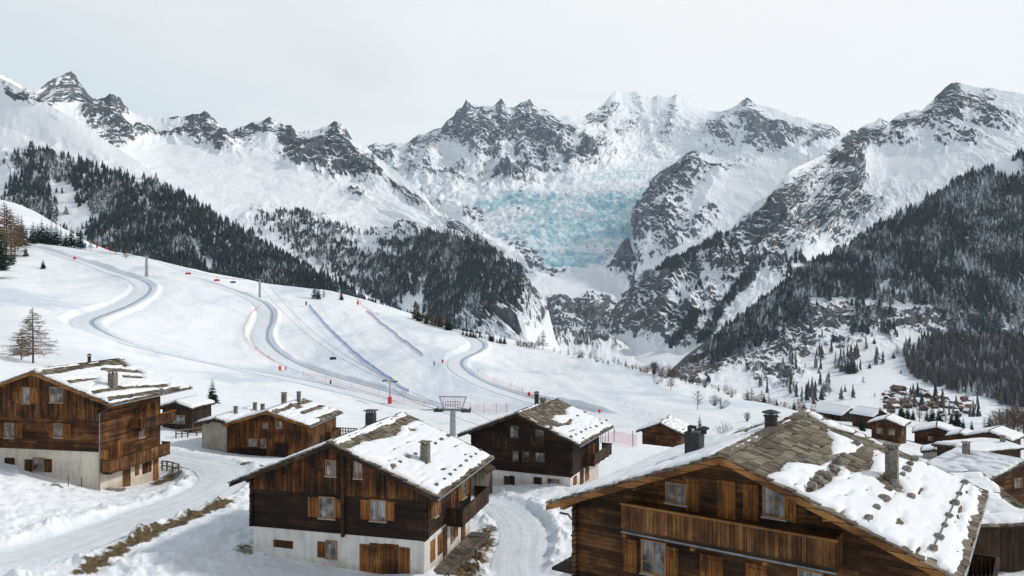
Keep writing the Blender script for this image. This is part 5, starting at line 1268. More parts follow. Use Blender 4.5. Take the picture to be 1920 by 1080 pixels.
def forest_mesh(name, label, Q, h, tint, snowy, seed, mat, tpls=TPL):
    r = np.random.default_rng(seed); n = len(Q)
    Vs = []; Ts = []; A = []; B = []; o = 0
    which = r.integers(0, len(tpls), n)
    for w_ in range(len(tpls)):
        k = np.where(which == w_)[0]
        if len(k) == 0: continue
        V, T = tpls[w_]; a = r.uniform(0, 6.28, len(k)); ca, sa = np.cos(a), np.sin(a)
        wd = h[k] * r.uniform(.85, 1.35, len(k)); lean = r.normal(0, .015, (len(k), 2))
        x = V[None, :, 0] * ca[:, None] - V[None, :, 1] * sa[:, None]; y = V[None, :, 0] * sa[:, None] + V[None, :, 1] * ca[:, None]
        X = np.stack([Q[k, 0, None] + x * wd[:, None] + lean[:, :1] * h[k, None] * V[None, :, 2], Q[k, 1, None] + y * wd[:, None], Q[k, 2, None] - .03 * h[k, None] + V[None, :, 2] * h[k, None]], -1)
        Vs.append(X.reshape(-1, 3)); Ts.append((T[None] + (np.arange(len(k)) * len(V))[:, None, None] + o).reshape(-1, 3)); o += len(k) * len(V)
        A.append(np.repeat(tint[k], len(V))); B.append(np.repeat(snowy[k], len(V)))
    me = np_mesh(name, np.concatenate(Vs), np.concatenate(Ts), {'tint': np.concatenate(A), 'snowy': np.concatenate(B)}, smooth=False, tri=True)
    tag(link_mesh(name, me, mat), label, 'forest', kind='stuff')

ZN = [([(60,272),(120,290),(200,318),(300,345),(420,415),(520,472),(640,536),(760,596),(900,640),(900,700),(600,640),(300,560),(-100,480),(-100,400),(0,380),(30,340)], 1.0, 10),
      ([(20,285),(70,282),(130,330),(100,440),(0,440)], .8, 12), ([(140,400),(170,380),(160,450),(120,440)], -.8, 10), ([(340,455),(360,440),(420,520),(380,500)], -.6, 8), ([(400,440),(440,450),(430,480)], -.6, 10), ([(90,340),(140,350),(150,420),(110,430)], -.75, 16), ([(-60,280),(20,300),(20,380),(-60,380)], -.4, 20), ([(660,560),(720,572),(760,600),(700,590)], -.5, 6)]
ZL = [([(520,398),(560,392),(610,410),(680,440),(760,430),(830,440),(880,450),(930,470),(975,500),(985,560),(920,610),(840,625),(700,560),(560,480),(500,430)], .95, 14),
      ([(470,400),(500,395),(520,440),(480,440)], .6, 8), ([(620,425),(700,445),(760,480),(680,470)], -.75, 16), ([(740,560),(790,540),(800,590),(750,590)], -.75, 12), ([(930,560),(1000,560),(1000,640),(900,640)], -.75, 16), ([(700,415),(790,425),(780,450),(700,450)], -.6, 10), ([(870,560),(930,590),(900,620),(850,600)], -.6, 12)]
ZR = [([(1345,437),(1370,436),(1345,462),(1300,486),(1262,508),(1225,512),(1250,490),(1300,465)], 1.0, 6), ([(1290,470),(1320,470),(1350,500),(1290,510)], .5, 10), ([(1345,465),(1375,455),(1420,480),(1380,540),(1350,520)], .45, 12),
      ([(1440,480),(1420,520),(1380,560),(1350,600),(1330,640),(1300,650),(1330,600),(1370,540),(1400,500)], .95, 8), ([(1330,570),(1310,600),(1270,650),(1250,655),(1280,600)], .9, 7), ([(1250,540),(1300,520),(1330,540),(1280,570)], .4, 12), ([(1460,480),(1500,470),(1520,500),(1470,530)], .7, 10)]
ZF = [([(1500,508),(1560,478),(1640,430),(1720,384),(1800,338),(1920,285),(2050,240),(2050,600),(1920,600),(1800,585),(1700,570),(1600,560),(1500,560),(1420,590),(1340,640),(1400,590),(1450,550)], 1.0, 10),
      ([(1600,470),(1660,480),(1640,500),(1600,500)], -.4, 10), ([(1640,530),(1700,520),(1700,560),(1650,560)], -.5, 14), ([(1850,300),(1920,300),(1920,340),(1860,330)], -.75, 14), ([(1580,560),(1680,560),(1690,640),(1600,640)], .45, 20), ([(1330,640),(1420,590),(1500,560),(1540,580),(1450,640),(1330,690)], .6, 14), ([(1780,590),(1920,600),(1920,660),(1780,650)], .6, 16)]
ZB = [([(1690,660),(1720,640),(1790,630),(1860,640),(1990,620),(1990,770),(1900,765),(1850,745),(1780,735),(1710,705)], 1.0, 9), ([(1700,640),(1790,625),(1760,650)], .5, 8), ([(1560,670),(1610,665),(1620,700),(1560,690)], .6, 10), ([(1640,660),(1650,690),(1630,690)], .4, 8),
      ([(1420,690),(1480,660),(1560,680),(1560,760),(1420,750)], .32, 16), ([(1500,620),(1640,640),(1680,690),(1560,700),(1480,680)], .30, 20), ([(1640,745),(1760,742),(1850,765),(1850,800),(1640,790)], .20, 12), ([(1540,740),(1600,735),(1600,770),(1540,770)], .3, 12)]
def wood(name, label, sh, zones, n, hmin, hmax, seed, tint_p, snow, mat, tpls=TPL, keep=0, clump=.35):
    r = np.random.default_rng(seed + 1); Q = scatter(sh, zones, n, seed, clump)
    h = r.uniform(hmin, hmax, n) * (0.75 + 0.35 * r.random(n))
    big = fbm(Q[:, 0] / 90, Q[:, 1] / 90, 3, seed + 4)
    tint = np.clip(np.where(r.random(n) < tint_p + .35 * big, r.uniform(.6, 1, n), r.uniform(0, .25, n)), 0, 1)
    sn = np.clip(snow + .8 * fbm(Q[:, 0] / 60, Q[:, 1] / 60, 3, seed + 5) + r.normal(0, .16, n), 0, 1)
    if keep:
        k = np.argsort(-h / Q[:, 1]); ind = k[:keep]; rest = k[keep:]
        FOREST_SINGLES.extend((Q[i], h[i], tint[i], sn[i], name) for i in ind)
        Q, h, tint, sn = Q[rest], h[rest], tint[rest], sn[rest]
    forest_mesh(name, label, Q, h, tint, sn, seed, mat, tpls)
FOREST_SINGLES = []
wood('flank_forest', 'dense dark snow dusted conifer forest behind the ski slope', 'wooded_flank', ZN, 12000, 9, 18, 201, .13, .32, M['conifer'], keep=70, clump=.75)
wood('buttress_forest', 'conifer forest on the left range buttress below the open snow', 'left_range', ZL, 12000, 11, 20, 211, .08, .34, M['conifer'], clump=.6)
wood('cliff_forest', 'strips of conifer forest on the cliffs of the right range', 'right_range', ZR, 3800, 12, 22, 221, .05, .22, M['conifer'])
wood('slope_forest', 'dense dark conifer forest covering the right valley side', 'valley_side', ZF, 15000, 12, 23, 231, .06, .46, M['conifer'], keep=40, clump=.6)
wood('valley_forest', 'bare brown larch forest at the foot of the right valley side', 'valley_side', ZB, 2600, 18, 27, 241, .25, .46, M['larch_far'], LTPL, keep=40, clump=.5)
# the nearest trees of those woods stand as trees of their own
_tm = []
for i in range(10):
    V, T = (TPL + LTPL)[i]
    for tn in (0, 1):
        me = np_mesh('conifer', V, T, {'tint': np.full(len(V), .1 + .75 * tn), 'snowy': np.full(len(V), .35)}, smooth=False, tri=True); me.materials.append(M['conifer']); _tm.append(me)
_lab = {'flank_forest': ('snow dusted conifer at the near edge of the wood behind the ski slope', 'conifers at the near edge of the flank wood'),
        'slope_forest': ('tall dark conifer among the largest on the right wooded valley side', 'largest conifers of the right valley side'),
        'valley_forest': ('brown bare larch at the foot of the right valley side', 'larches at the foot of the right valley side')}
for i, (p, h, t, s_, nm) in enumerate(FOREST_SINGLES):
    k = (i * 7) % 8 if nm != 'valley_forest' else 8 + i % 2
    me = _tm[k * 2 + (1 if t > .5 else 0)]
    o = bpy.data.objects.new('larch_tree' if nm == 'valley_forest' else 'conifer_tree', me); COL.objects.link(o)
    o.location = tuple(p - np.array([0, 0, .03 * h])); o.scale = (h * 1.05, h * 1.05, h); o.rotation_euler = (0, 0, i * 1.7)
    tag(o, _lab[nm][0], 'tree', _lab[nm][1])

# ---------------------------------------------------------------- nearer trees and bushes
def conifer_parts(seed, h, wd=.26, lay=15, dense=9):
    rr = random.Random(seed); tr = MB(); tr.tube([(0, 0, -.3), (0, 0, h * .5), (0, 0, h * .98)], [h * .02, h * .013, .01], 7)
    b = MB()
    for i in range(lay):
        f = i / (lay - 1); z = h * (.10 + .86 * f); L = h * wd * (1 - f) ** .8 + h * .02
        n = max(4, int(dense * (1 - .5 * f))); ph = rr.random() * 6
        for k in range(n):
            a = ph + 2 * math.pi * (k + rr.uniform(-.3, .3)) / n; l = L * rr.uniform(.7, 1.15); dz = -l * rr.uniform(.15, .4)
            ca, sa = math.cos(a), math.sin(a); wv = l * rr.uniform(.22, .36)
            m1 = (ca * l * .5, sa * l * .5, z + dz * .25)
            def P(r_, s_, q): return (ca * l * r_ - sa * s_, sa * l * r_ + ca * s_, z + dz * q)
            b.add([P(0, 0, 0), P(.45, wv, .55), P(.72, wv * .55, .95), P(1, 0, 1.0), P(.72, -wv * .55, .95), P(.45, -wv, .55), P(.5, 0, .15)],
                  [(0, 1, 6), (1, 2, 6), (2, 3, 6), (3, 4, 6), (4, 5, 6), (5, 0, 6)])
            for q in range(3):
                t = rr.uniform(.3, .95); s_ = rr.choice((-1, 1)); b.add([P(t, 0, t), P(t + .12, s_ * wv * 1.3, t + .35), P(t - .12, s_ * wv * .5, t + .1)], [(0, 1, 2)])
    return tr, b
def bare_tree(seed, h, spread=.28, lev=26, droop=-.12, conical=True, trunkw=.016, tw=.005, sub=6, start=.15):
    rr = random.Random(seed); tr = MB(); top = (rr.uniform(-.02, .02) * h, 0, h)
    tr.tube([(0, 0, -.3), (0, 0, h * .4), (top[0] * .6, 0, h * .75), top], [h * trunkw, h * trunkw * .75, h * trunkw * .45, .01], 6)
    b = MB()
    for i in range(lev):
        f = (i + rr.random() * .7) / lev; z = h * (start + (.97 - start) * f)
        L = h * spread * ((1 - f) ** .75 if conical else (math.sin(math.pi * min(1, .2 + .8 * f)) * .9 + .12)) + .05 * h * (1 - f)
        for k in range(4 if conical else 3):
            a = rr.random() * 6.283; l = L * rr.uniform(.55, 1.15); ca, sa = math.cos(a), math.sin(a)
            up = droop if conical else rr.uniform(.35, .9)
            p = [(ca * l * t, sa * l * t, z + l * (up * t + (.12 * t * t if conical else 0)) + rr.uniform(-.02, .02) * l) for t in (0, .5, 1)]
            b.tube(p, [h * tw * 1.1, h * tw * .7, h * tw * .3], 3, cap=False)
            for q in range(sub):
                t = rr.uniform(.25, 1); o = Vector(p[0]).lerp(Vector(p[2]), t); s2 = l * rr.uniform(.15, .4)
                d = Vector((ca * .6 + rr.uniform(-.8, .8), sa * .6 + rr.uniform(-.8, .8), rr.uniform(-.5, .5) if conical else rr.uniform(0, 1))).normalized()
                b.tube([o, o + d * s2], [h * tw * .55, h * tw * .25], 3, cap=False)
    return tr, b
def bush_parts(seed, h, n=26, spread=.5):
    rr = random.Random(seed); tr = MB(); b = MB()
    for i in range(n):
        a = rr.random() * 6.283; l = h * rr.uniform(.6, 1.05); s = spread * math.sqrt(rr.random()); l *= 1 - .45 * (s / spread) ** 2
        p = [(0, 0, -.05), (math.cos(a) * s * h * .65, math.sin(a) * s * h * .65, l * .45), (math.cos(a) * s * h, math.sin(a) * s * h, l)]
        (tr if i < 5 else b).tube(p, [h * .012, h * .009, h * .004], 3, cap=False)
        for q in range(5):
            t = rr.uniform(.3, .95); o = Vector(p[1]).lerp(Vector(p[2]), t); d = Vector((rr.uniform(-1, 1), rr.uniform(-1, 1), rr.uniform(.2, 1))).normalized()
            b.tube([o, o + d * l * .28], [h * .006, h * .003], 3, cap=False)
    return tr, b
def plant(name, label, cat, pos, parts, mats, group=None, rz=0.0):
    t = empty(name, pos, rz, label=label, cat=cat, group=group)
    parts[0].build('trunk' if cat == 'tree' else 'stem', mats[0], t); o = parts[1].build('crown', mats[1], t)
    for nm, val in (('tint', 0.05), ('snowy', -.7)):
        at = o.data.attributes.new(nm, 'FLOAT', 'POINT'); at.data.foreach_set('value', np.full(len(o.data.vertices), val, np.float32))
    return t
def put_copy(t, label, pos, s, rz, group=None):
    c = copy_tree(t); c.location = pos; c.scale = (s, s, s); c.rotation_euler = (0, 0, rz); c['label'] = label
    if group: c['group'] = group
    return c
G = lambda u, v: Vector((*hit(u, v)[:2], float(hill(np.array([hit(u, v).x]), np.array([hit(u, v).y]))[0])))
def hpx(p, px): return px * p.y / F
p = G(62, 679); plant('larch_tree', 'bare brown larch with drooping branches above the left chalet roof', 'tree', p, bare_tree(1, hpx(p, 108), .40, 36, -.16, sub=12, tw=.0046), (M['bark'], M['larch_needles']))
p = G(40, 672); plant('larch_tree', 'smaller bare larch standing left of the big drooping larch', 'tree', p, bare_tree(2, hpx(p, 62), .36, 30, -.16, sub=12, tw=.006), (M['bark'], M['larch_needles']))
p = G(398, 760); plant('spruce_tree', 'lone dark green spruce between the left chalet and orange-brown chalet', 'tree', p, conifer_parts(3, hpx(p, 52), .26, 16, 10), (M['bark'], M['conifer_near']))
# wood edge at the top left of the slope
kinds = [conifer_parts(10 + i, 10.0, [.24, .30, .20][i], 16, 11) for i in range(3)]
proto = [plant('pine_tree', 'x', 'tree', (0, 0, 0), k, (M['bark'], M['conifer_near'])) for k in kinds]
lp = [plant('larch_tree', 'x', 'tree', (0, 0, 0), bare_tree(30 + i, 10.0, [.24, .30][i], 24, .05, sub=8, tw=.007), (M['bark'], M['larch_needles'])) for i in range(2)]
sp = [plant('bare_tree', 'x', 'tree', (0, 0, 0), bare_tree(40 + i, 6.0, .36, 18, 0, conical=False, sub=7, tw=.006, start=.2), (M['bark'], M['twig'])) for i in range(2)]
bp = [plant('bush', 'x', 'bush', (0, 0, 0), bush_parts(60 + i, 3.0, 30, [.55, .8, .4][i]), (M['bark'], M['twig'])) for i in range(3)]
used = set()
def from_proto(pr, base, label, u, v, px, group=None, lift=0.0):
    p = G(u, v); p.z += lift; s = hpx(p, px) / base
    k = pr.name
    if k not in used:
        used.add(k); pr.location = p; pr.scale = (s, s, s); pr['label'] = label
        if group: pr['group'] = group
        return pr
    return put_copy(pr, label, p, s, (u * 1.37) % 6.28, group)
from_proto(proto[1], 10, 'round dark pine bush standing alone on the snow below the top left wood', 81, 503, 20)
from_proto(proto[0], 10, 'small round pine beside the larches in the top left corner of the slope', 48, 483, 24)
for i, (u, v, px, k) in enumerate([(2,492,70,0),(12,476,95,3),(20,470,80,4),(28,488,75,4),(34,470,70,3),(5,505,50,1),(22,497,44,2),(40,462,62,0),(-6,470,90,3),(8,455,80,4),(-20,480,80,0)]):
    from_proto((proto + lp)[k], 10, 'pine or brown larch in the clump at the top left edge of the slope', u, v, px, 'trees of the top left clump')
for i, (u, v, px, k) in enumerate([(62,451,44,0),(70,450,38,2),(78,451,48,0),(88,452,40,1),(96,453,46,2),(105,455,44,0),(114,456,36,2),(124,458,30,1),(134,459,42,0),(146,461,44,2),(152,462,34,0),(170,466,24,3),(205,471,24,4)]):
    from_proto((proto + lp)[k], 10, 'dark pine in the row along the upper left crest of the slope', u, v + 4, px, 'pines along the upper left crest')
for i, (u, v, px, k) in enumerate([(217,474,24,3),(236,482,22,4),(590,555,36,2),(597,556,26,0),(607,556,20,3),(640,560,18,1)]):
    from_proto((proto + lp)[k], 10, ['brown larch alone on the crest left of the first grey pylon', 'brown larch nearest left of the first grey pylon on the crest', 'tallest dark pine on the crest above the racing piste', 'pine just right of the tallest one above the racing piste', 'brown larch at the right of the crest pines above the racing piste', 'low pine at the top of the blue net'][i], u, v + 4, px)
# crest between racing piste and the far right
rr = random.Random(12); cr = [(775,592),(800,602),(830,610),(860,620),(880,627),(900,631),(930,637),(960,641),(1000,648),(1060,661),(1100,670),(1150,681),(1200,693),(1250,706),(1300,718),(1350,731),(1400,742),(1450,753),(1500,763),(1530,770)]
cu = [a for a, _ in cr]; cv = [b_ for _, b_ in cr]
for i in range(22):
    u = 778 + i * 3.1 + rr.uniform(-1, 1); from_proto((lp + proto)[rr.choice([0, 1, 0, 2, 3])], 10, 'tree in the brown and dark cluster on the crest beyond the racing piste', u, np.interp(u, cu, cv) + 5, rr.uniform(14, 30), 'crest trees beyond the racing piste')
for i in range(16):
    u = 868 + i * 5.2 + rr.uniform(-2, 2); from_proto((proto + lp)[rr.choice([0, 1, 2, 3])], 10, 'low dark tree on the crest above the second piste bend', u, np.interp(u, cu, cv) + 5, rr.uniform(9, 19), 'low trees above the second piste bend')
from_proto(lp[0], 10, 'tall brown larch on the crest in the middle of the picture', 1018, 655, 40); from_proto(lp[1], 10, 'brown larch touching the tall larch on the middle crest', 1010, 653, 26)
for i in range(7): u = 972 + i * 5; from_proto(bp[i % 3], 3, 'low brown bush on the crest left of the tall middle larch', u, np.interp(u, cu, cv) + 3, rr.uniform(9, 14), 'bushes left of the tall middle larch')
for i in range(46):
    u = (1040 + i * 11 if i < 10 else 1150 + (i - 10) * 6.5) + rr.uniform(-4, 4); k = rr.random(); px = rr.uniform(7, 18) + (10 if 1220 < u < 1275 else 0)
    from_proto((bp[rr.randrange(3)] if k < .45 else lp[rr.randrange(2)]) if k < .8 else sp[rr.randrange(2)], 3 if k < .45 else (10 if k < .8 else 6), 'small bare bush or tree on the long crest right of the middle larch', u, np.interp(u, cu, cv) + 4, px, 'bushes along the long right crest')
for i in range(34):
    u = 1395 + i * 4.4 + rr.uniform(-2, 2); from_proto((lp + sp + proto[:1])[rr.choice([0, 1, 2, 3, 4])], 10, 'brown or dark tree in the belt below the right end of the crest', u, np.interp(u, cu, cv) + 6, rr.uniform(14, 34), 'tree belt at the right end of the crest', lift=-1)
for (u, v, px, k, lab) in [(1308,768,36,0,'rounded bare tree on the snow above the roof ridge, left of the twin bush'), (1226,718,18,1,'small bare shrub tree below the crest, left of the brown larch'), (1240,722,16,0,'thin bare shrub tree just left of the brown larch below the crest')]:
    from_proto(sp[k], 6, lab, u, v, px)
from_proto(lp[0], 10, 'brown larch standing on the snow just below the right crest', 1258, 731, 40)
for (u, v, px, k, lab) in [(1340,762,24,0,'wide bare bush right of the rounded bare tree'), (1352,767,24,1,'second half of the wide bare bush pair on the open snow'), (1356,816,26,1,'bare bush behind the cowled chimney, on the snow'), (1401,792,20,2,'slim bare bush on the snow left of the dark round chimney'), (1372,742,12,0,'tiny bush high on the snow near the right crest'), (1232,722,11,1,'tiny bush beside the small bare shrub tree')]:
    from_proto(bp[k], 3, lab, u, v, px)
from_proto(proto[2], 10, 'thin young spruce rising behind the cabin roof', 1312, 818, 44)
# trees between the upper right huts and the valley
for i, (u, v, px) in enumerate([(1672,800,34),(1690,795,52),(1702,800,60),(1712,800,40),(1724,803,62),(1738,800,48),(1748,806,66),(1760,808,58),(1772,806,50),(1784,806,44),(1795,812,56),(1806,816,40),(1846,826,50),(1856,824,60),(1866,828,44),(1560,778,30),(1548,776,26),(1822,818,34),(1680,806,30)]):
    p = G(u, v - 12); s = hpx(p, px * .60) / 10; put_copy(proto[i % 3] if i % 4 else lp[i % 2], 'dark conifer in the belt behind the upper right huts', p, s, i * 1.3, 'conifers behind the upper right huts')
for i in range(18):
    u = 1864 + i * 4 + rr.uniform(-6, 6); p = G(u, 812 + rr.uniform(-8, 14)); put_copy(sp[i % 2], 'bare brown tree in the thicket at the right edge below the larch wood', p, hpx(p, rr.uniform(34, 62)) / 6, i, 'bare thicket at the right edge')
for (u, v, px, k, lab) in [(1617,808,26,1,'small round pine left of the olive-brown cabin'), (1650,775,14,0,'tiny conifer beside the upper white-roofed barns')]:
    p = P3(u, v, 165); put_copy(proto[k], lab, p, hpx(p, px) / 10, u)
# scattered trees on the meadow across the valley
S = SHEETS['valley_side']; PU = S['P'][..., 0] / S['P'][..., 1] * F + 960; PV = 540 - S['P'][..., 2] / S['P'][..., 1] * F
def on_sheet(S, u, v):
    U_ = S['P'][..., 0] / S['P'][..., 1] * F + 960; V_ = 540 - S['P'][..., 2] / S['P'][..., 1] * F
    k = np.argmin((U_ - u) ** 2 + (V_ - v) ** 2); return Vector(S['P'].reshape(-1, 3)[k])
for i, (u, v, px) in enumerate([(1618,720,16),(1572,688,14),(1655,668,14),(1682,665,20),(1676,672,14),(1690,700,10),(1640,745,10),(1660,742,12),(1675,736,18),(1671,745,22),(1600,740,14),(1585,735,16),(1610,700,10),(1630,690,12),(1536,700,14),(1548,650,12),(1562,640,16),(1590,640,14),(1510,690,12),(1640,645,14),(1720,735,16),(1740,742,14),(1590,700,30),(1578,696,28),(1566,694,24),(1602,700,26),(1545,735,24),(1556,740,22),(1540,750,20),(1700,748,14)]):
    p = on_sheet(S, u, v); put_copy(proto[i % 3] if i % 3 else lp[i % 2], 'single small tree dotted over the snowy meadow across the valley', p, hpx(p, px) / 10, i, 'trees dotted over the far meadow')
for t in proto + lp + sp + bp:
    if t.name not in used: print('UNUSED', t.name)
# ---------------------------------------------------------------- ski lift, nets, markers and village details
def sheave(b, c, d, n=6, L=2.6, r=.2):
    d = Vector(d).normalized(); u = Vector((0, 0, 1)); s = d.cross(u).normalized()
    b.bar(Vector(c) - d * L / 2 - u * .18, Vector(c) + d * L / 2 - u * .18, .16, .22)
    for k in range(n):
        p = Vector(c) + d * (L * (k / (n - 1) - .5)); b.tube([p - s * .09, p + s * .09], r, 10)
def pylon(label, u, v, top, arm, rot, pole=.35, red=False, gantry=False, mat='steel', p=None, base=4):
    p = p or G(u, v); h = (540 - top) / F * p.y - p.z
    t = empty('lift_pylon', p, rot, label=label, cat='pylon')
    b = MB(); b.tube([(0, 0, -base), (0, 0, 0), (0, 0, h)], [pole * 1.15, pole * 1.1, pole * .8], 12); b.build('mast', M[mat], t)
    b = MB(); b.bar((-arm / 2, 0, h), (arm / 2, 0, h), .42, .38); b.build('crossarm', M[mat], t)
    for s in (-1, 1):
        b = MB(); sheave(b, (s * arm / 2, 0, h + .12), (0, 1, 0), L=2.2 if not gantry else 3.2); b.build('sheave_train', M['dark_steel'], t)
    if gantry:
        b = MB()
        for s in (-1, 1):
            b.bar((s * arm * .26, 0, h + .1), (s * arm * .40, 0, h + 2.5), .16, .2)
            b.bar((s * arm * .40, -.5, h + 2.5), (s * arm * .40, .5, h + 2.5), .12, .12)
        b.bar((-arm * .42, 0, h + 2.5), (arm * .42, 0, h + 2.5), .18, .22)
        b.build('gantry_frame', M[mat], t)
        b = MB()
        for k in range(7):
            x = -arm * .22 + arm * .44 * k / 6; b.tube([(x, 0, h + .3), (x, 0, h + 1.6)], .04, 5)
        b.bar((-arm * .24, 0, h + 1.6), (arm * .24, 0, h + 1.6), .06, .06); b.bar((-arm * .24, 0, h + 1.0), (arm * .24, 0, h + 1.0), .05, .05)
        b.bar((-arm * .46, -.55, h + .30), (arm * .46, -.55, h + .30), .5, .05); b.build('work_platform', M['dark_steel'], t)
        b = MB()
        for s in (-1, 1):
            for k in range(5): b.tube([(s * (arm * .30 + .35 * k), -.9, h - .05), (s * (arm * .30 + .35 * k), -.75, h - .05)], .26, 10)
            b.bar((s * arm * .28, -.82, h - .05), (s * arm * .56, -.82, h - .05), .1, .14)
        b.build('guide_wheels', M['dark_steel'], t)['kind'] = 'stuff'
    else:
        b = MB()
        for s in (-1, 1): b.tube([(s * arm * .12, 0, h), (s * arm * .30, 0, h + .75), (s * arm * .5, 0, h + 1.0)], .09, 6)
        b.tube([(0, 0, h), (0, 0, h + 1.9)], .07, 6); b.build('lifting_frame', M[mat], t)
    if red:
        b = MB(); b.tube([(0, 0, -.1), (0, 0, .2), (0, 0, 2.2), (0, 0, 2.35)], [.62, .68, .68, .5], 14); b.build('crash_pad', M['red'], t)
    return t, h
T1, h1 = pylon('slim chairlift pylon with a red crash pad at its foot', 731, 757, 715, 4.6, -.55, .24, red=True)
pT2 = P3(849, 845, 146)
T2, h2 = pylon('tall grey lift pylon with gantry frame rising behind the middle chalet roof', 849, 845, 769, 6.3, -.10, .62, gantry=True, p=pT2, base=6)
T3, h3 = pylon('grey lift pylon on the crest right of the first bend', 487, 556, 524, 6.5, -.35, .62)
T4, h4 = pylon('thick grey lift pylon beside the hairpin bend of the upper piste', 275, 517, 480, 5.5, -.5, .75)
T5, h5 = pylon('small lift pylon at the top left wood edge, farthest from the village', 50, 452, 430, 5.5, -.5, .5)
def wp(t, x, z): return t.matrix_world @ Vector((x, 0, z)) if False else Vector(t.location) + Matrix.Rotation(t.rotation_euler.z, 3, 'Z') @ Vector((x, 0, z))
def cable(label, a, c, sag, r=.045, ab=None):
    b = MB(); n = 28; pts = []
    for i in range(n + 1):
        t = i / n; p = a.lerp(c, t); p.z -= sag * 4 * t * (1 - t); pts.append(p)
    b.tube(pts, r, 5); tag(b.build('lift_cable', M['cable'], smooth=True), label, 'cable')
    return pts
for s, nm in ((-1, 'left'), (1, 'right')):
    c1_ = cable('%s lift cable from the crest pylon down to the red-padded pylon' % nm, wp(T3, s * 3.2, h3 + .35), wp(T1, s * 2.3, h1 + .35), 6.5, .062)
    if s < 0: chair_line = c1_
    cable('%s lift cable between the red-padded pylon and the gantry pylon' % nm, wp(T1, s * 2.3, h1 + .35), wp(T2, s * 3.1, h2 + .2), 1.5, .05)
    cable('%s lift cable from the gantry pylon down behind the dark chalet' % nm, wp(T2, s * 3.1, h2 + .2), P3(1010 + s * 12, 815, 118), .8, .03)
    cq = cable('%s lift cable along the crest between the two grey pylons' % nm, wp(T4, s * 2.7, h4 + .35), wp(T3, s * 3.2, h3 + .35), 4.0, .05)
    if s > 0: crest_line = cq
    cable('%s lift cable from the hairpin pylon up to the wood edge' % nm, wp(T5, s * 2.7, h5 + .35), wp(T4, s * 2.7, h4 + .35), 4.5, .045)
def chair(label, p, mat, s=1.0, rot=.4):
    t = empty('lift_chair', p, rot, label=label, cat='lift chair')
    b = MB(); b.tube([(0, 0, .05), (0, 0, -1.3), (0, .35, -2.0)], .06 * s, 6); b.build('hanger', M['dark_steel'], t)
    b = MB(); b.box(-1.1 * s, 1.1 * s, -.3, .35, -2.55, -2.40); b.build('seat', M[mat], t)
    b = MB(); b.prism([(.35, -2.5), (.45, -1.55), (.3, -1.5), (.22, -2.45)], 'x', -1.1 * s, 1.1 * s); b.build('backrest', M[mat], t)
    b = MB(); b.tube([(-1.1 * s, .35, -1.5), (-1.1 * s, -.5, -1.9), (-1.1 * s, -.5, -2.6)], .05, 5); b.tube([(1.1 * s, .35, -1.5), (1.1 * s, -.5, -1.9), (1.1 * s, -.5, -2.6)], .05, 5); b.bar((-1.1 * s, -.5, -1.95), (1.1 * s, -.5, -1.95), .08, .08); b.build('safety_bar', M['dark_steel'], t)
for k, m_, lab in [(9, 'red', 'red lift chair on the crest cable, highest of the three'), (16, 'red', 'red lift chair on the crest cable, middle of the three'), (20, 'blue', 'blue lift chair on the crest cable nearest the right pylon')]:
    chair(lab, crest_line[k], m_, 1.2)
pc = P3(661, 697, 270); chair('dark lift chair hanging alone above the snow beside the cable', chair_line[int(28 * .74)], 'dark_cover', 1.1)

def net(label, px, mat, h=1.6, step=12.0, group=None, postm='dark_steel', lean=0.0):
    q = curve_pts(px, 2.0); z = hill(q[:, 0], q[:, 1]); n = len(q)
    t = empty('safety_net', (q[0, 0], q[0, 1], z[0]), label=label, cat='safety net', group=group)
    o = np.array([q[0, 0], q[0, 1], z[0]]); P = np.stack([q[:, 0], q[:, 1], z], 1) - o
    b = MB(); sagv = 0.12 * np.sin(np.arange(n) * 2.0 / step * 2 * np.pi)
    lo = [(P[i, 0], P[i, 1], P[i, 2] + .05) for i in range(n)]; hi = [(P[i, 0] + .1, P[i, 1], P[i, 2] + h - .1 - abs(sagv[i])) for i in range(n)]
    b.add(lo + hi, [(i, i + 1, n + i + 1, n + i) for i in range(n - 1)]); b.build('net_panel', M[mat], t)
    k = max(1, int(step / 2))
    for i in range(0, n, k):
        b = MB(); b.tube([tuple(P[i] - np.array([0, 0, .4])), tuple(P[i] + np.array([.0, 0, h + .35]))], .055, 5); b.build('net_post', M[postm], t)
net('pink net following the outer side of the second piste bend', [(488,572),(472,590),(458,612),(458,632),(470,648),(490,664),(520,684)], 'net_red', 1.2, 14)
net('long pale pink net below the second piste, from its bend to the lift tower', [(560,706),(610,716),(650,726),(700,738),(750,750),(810,764)], 'net_pink', 1.5, 12)
net('pale pink net running behind the gantry pylon to the dark chalet', [(822,752),(870,762),(920,771),(960,779)], 'net_pink', 2.6, 11)
net('pink net along the lower side of the third piste bend', [(890,700),(920,713),(955,726),(990,742),(1015,752)], 'net_pink', 1.7, 12)
net('pink net between the dark chalet and the small cabin', [(1125,828),(1150,832),(1180,836),(1212,842)], 'net_red', 1.9, 9)
net('blue net on the left border of the racing piste', [(577,572),(600,598),(622,622),(650,648),(690,682),(730,715),(775,745)], 'net_blue', 1.35, 22)
net('violet net on the right border of the racing piste', [(684,582),(710,602),(740,626),(772,652),(800,670)], 'net_violet', 1.3, 20)
net('red net at the top of the right border of the racing piste', [(668,560),(678,574),(695,584),(715,596)], 'net_red', 1.2, 16)
def marker(label, u, v, px, mat, w_=.5):
    p = G(u, v); h = hpx(p, px); t = empty('piste_marker', p, (u * .7) % 1, label=label, cat='piste marker')
    b = MB(); b.tube([(0, 0, -.3), (0, 0, h)], .04, 6); b.build('pole', M['dark_steel'], t)
    b = MB(); b.tube([(0, 0, h * .25), (0, 0, h * .32), (0, 0, h * .92), (0, 0, h)], [w_ * .5, w_, w_ * .95, w_ * .4], 10); b.build('pad', M[mat], t)
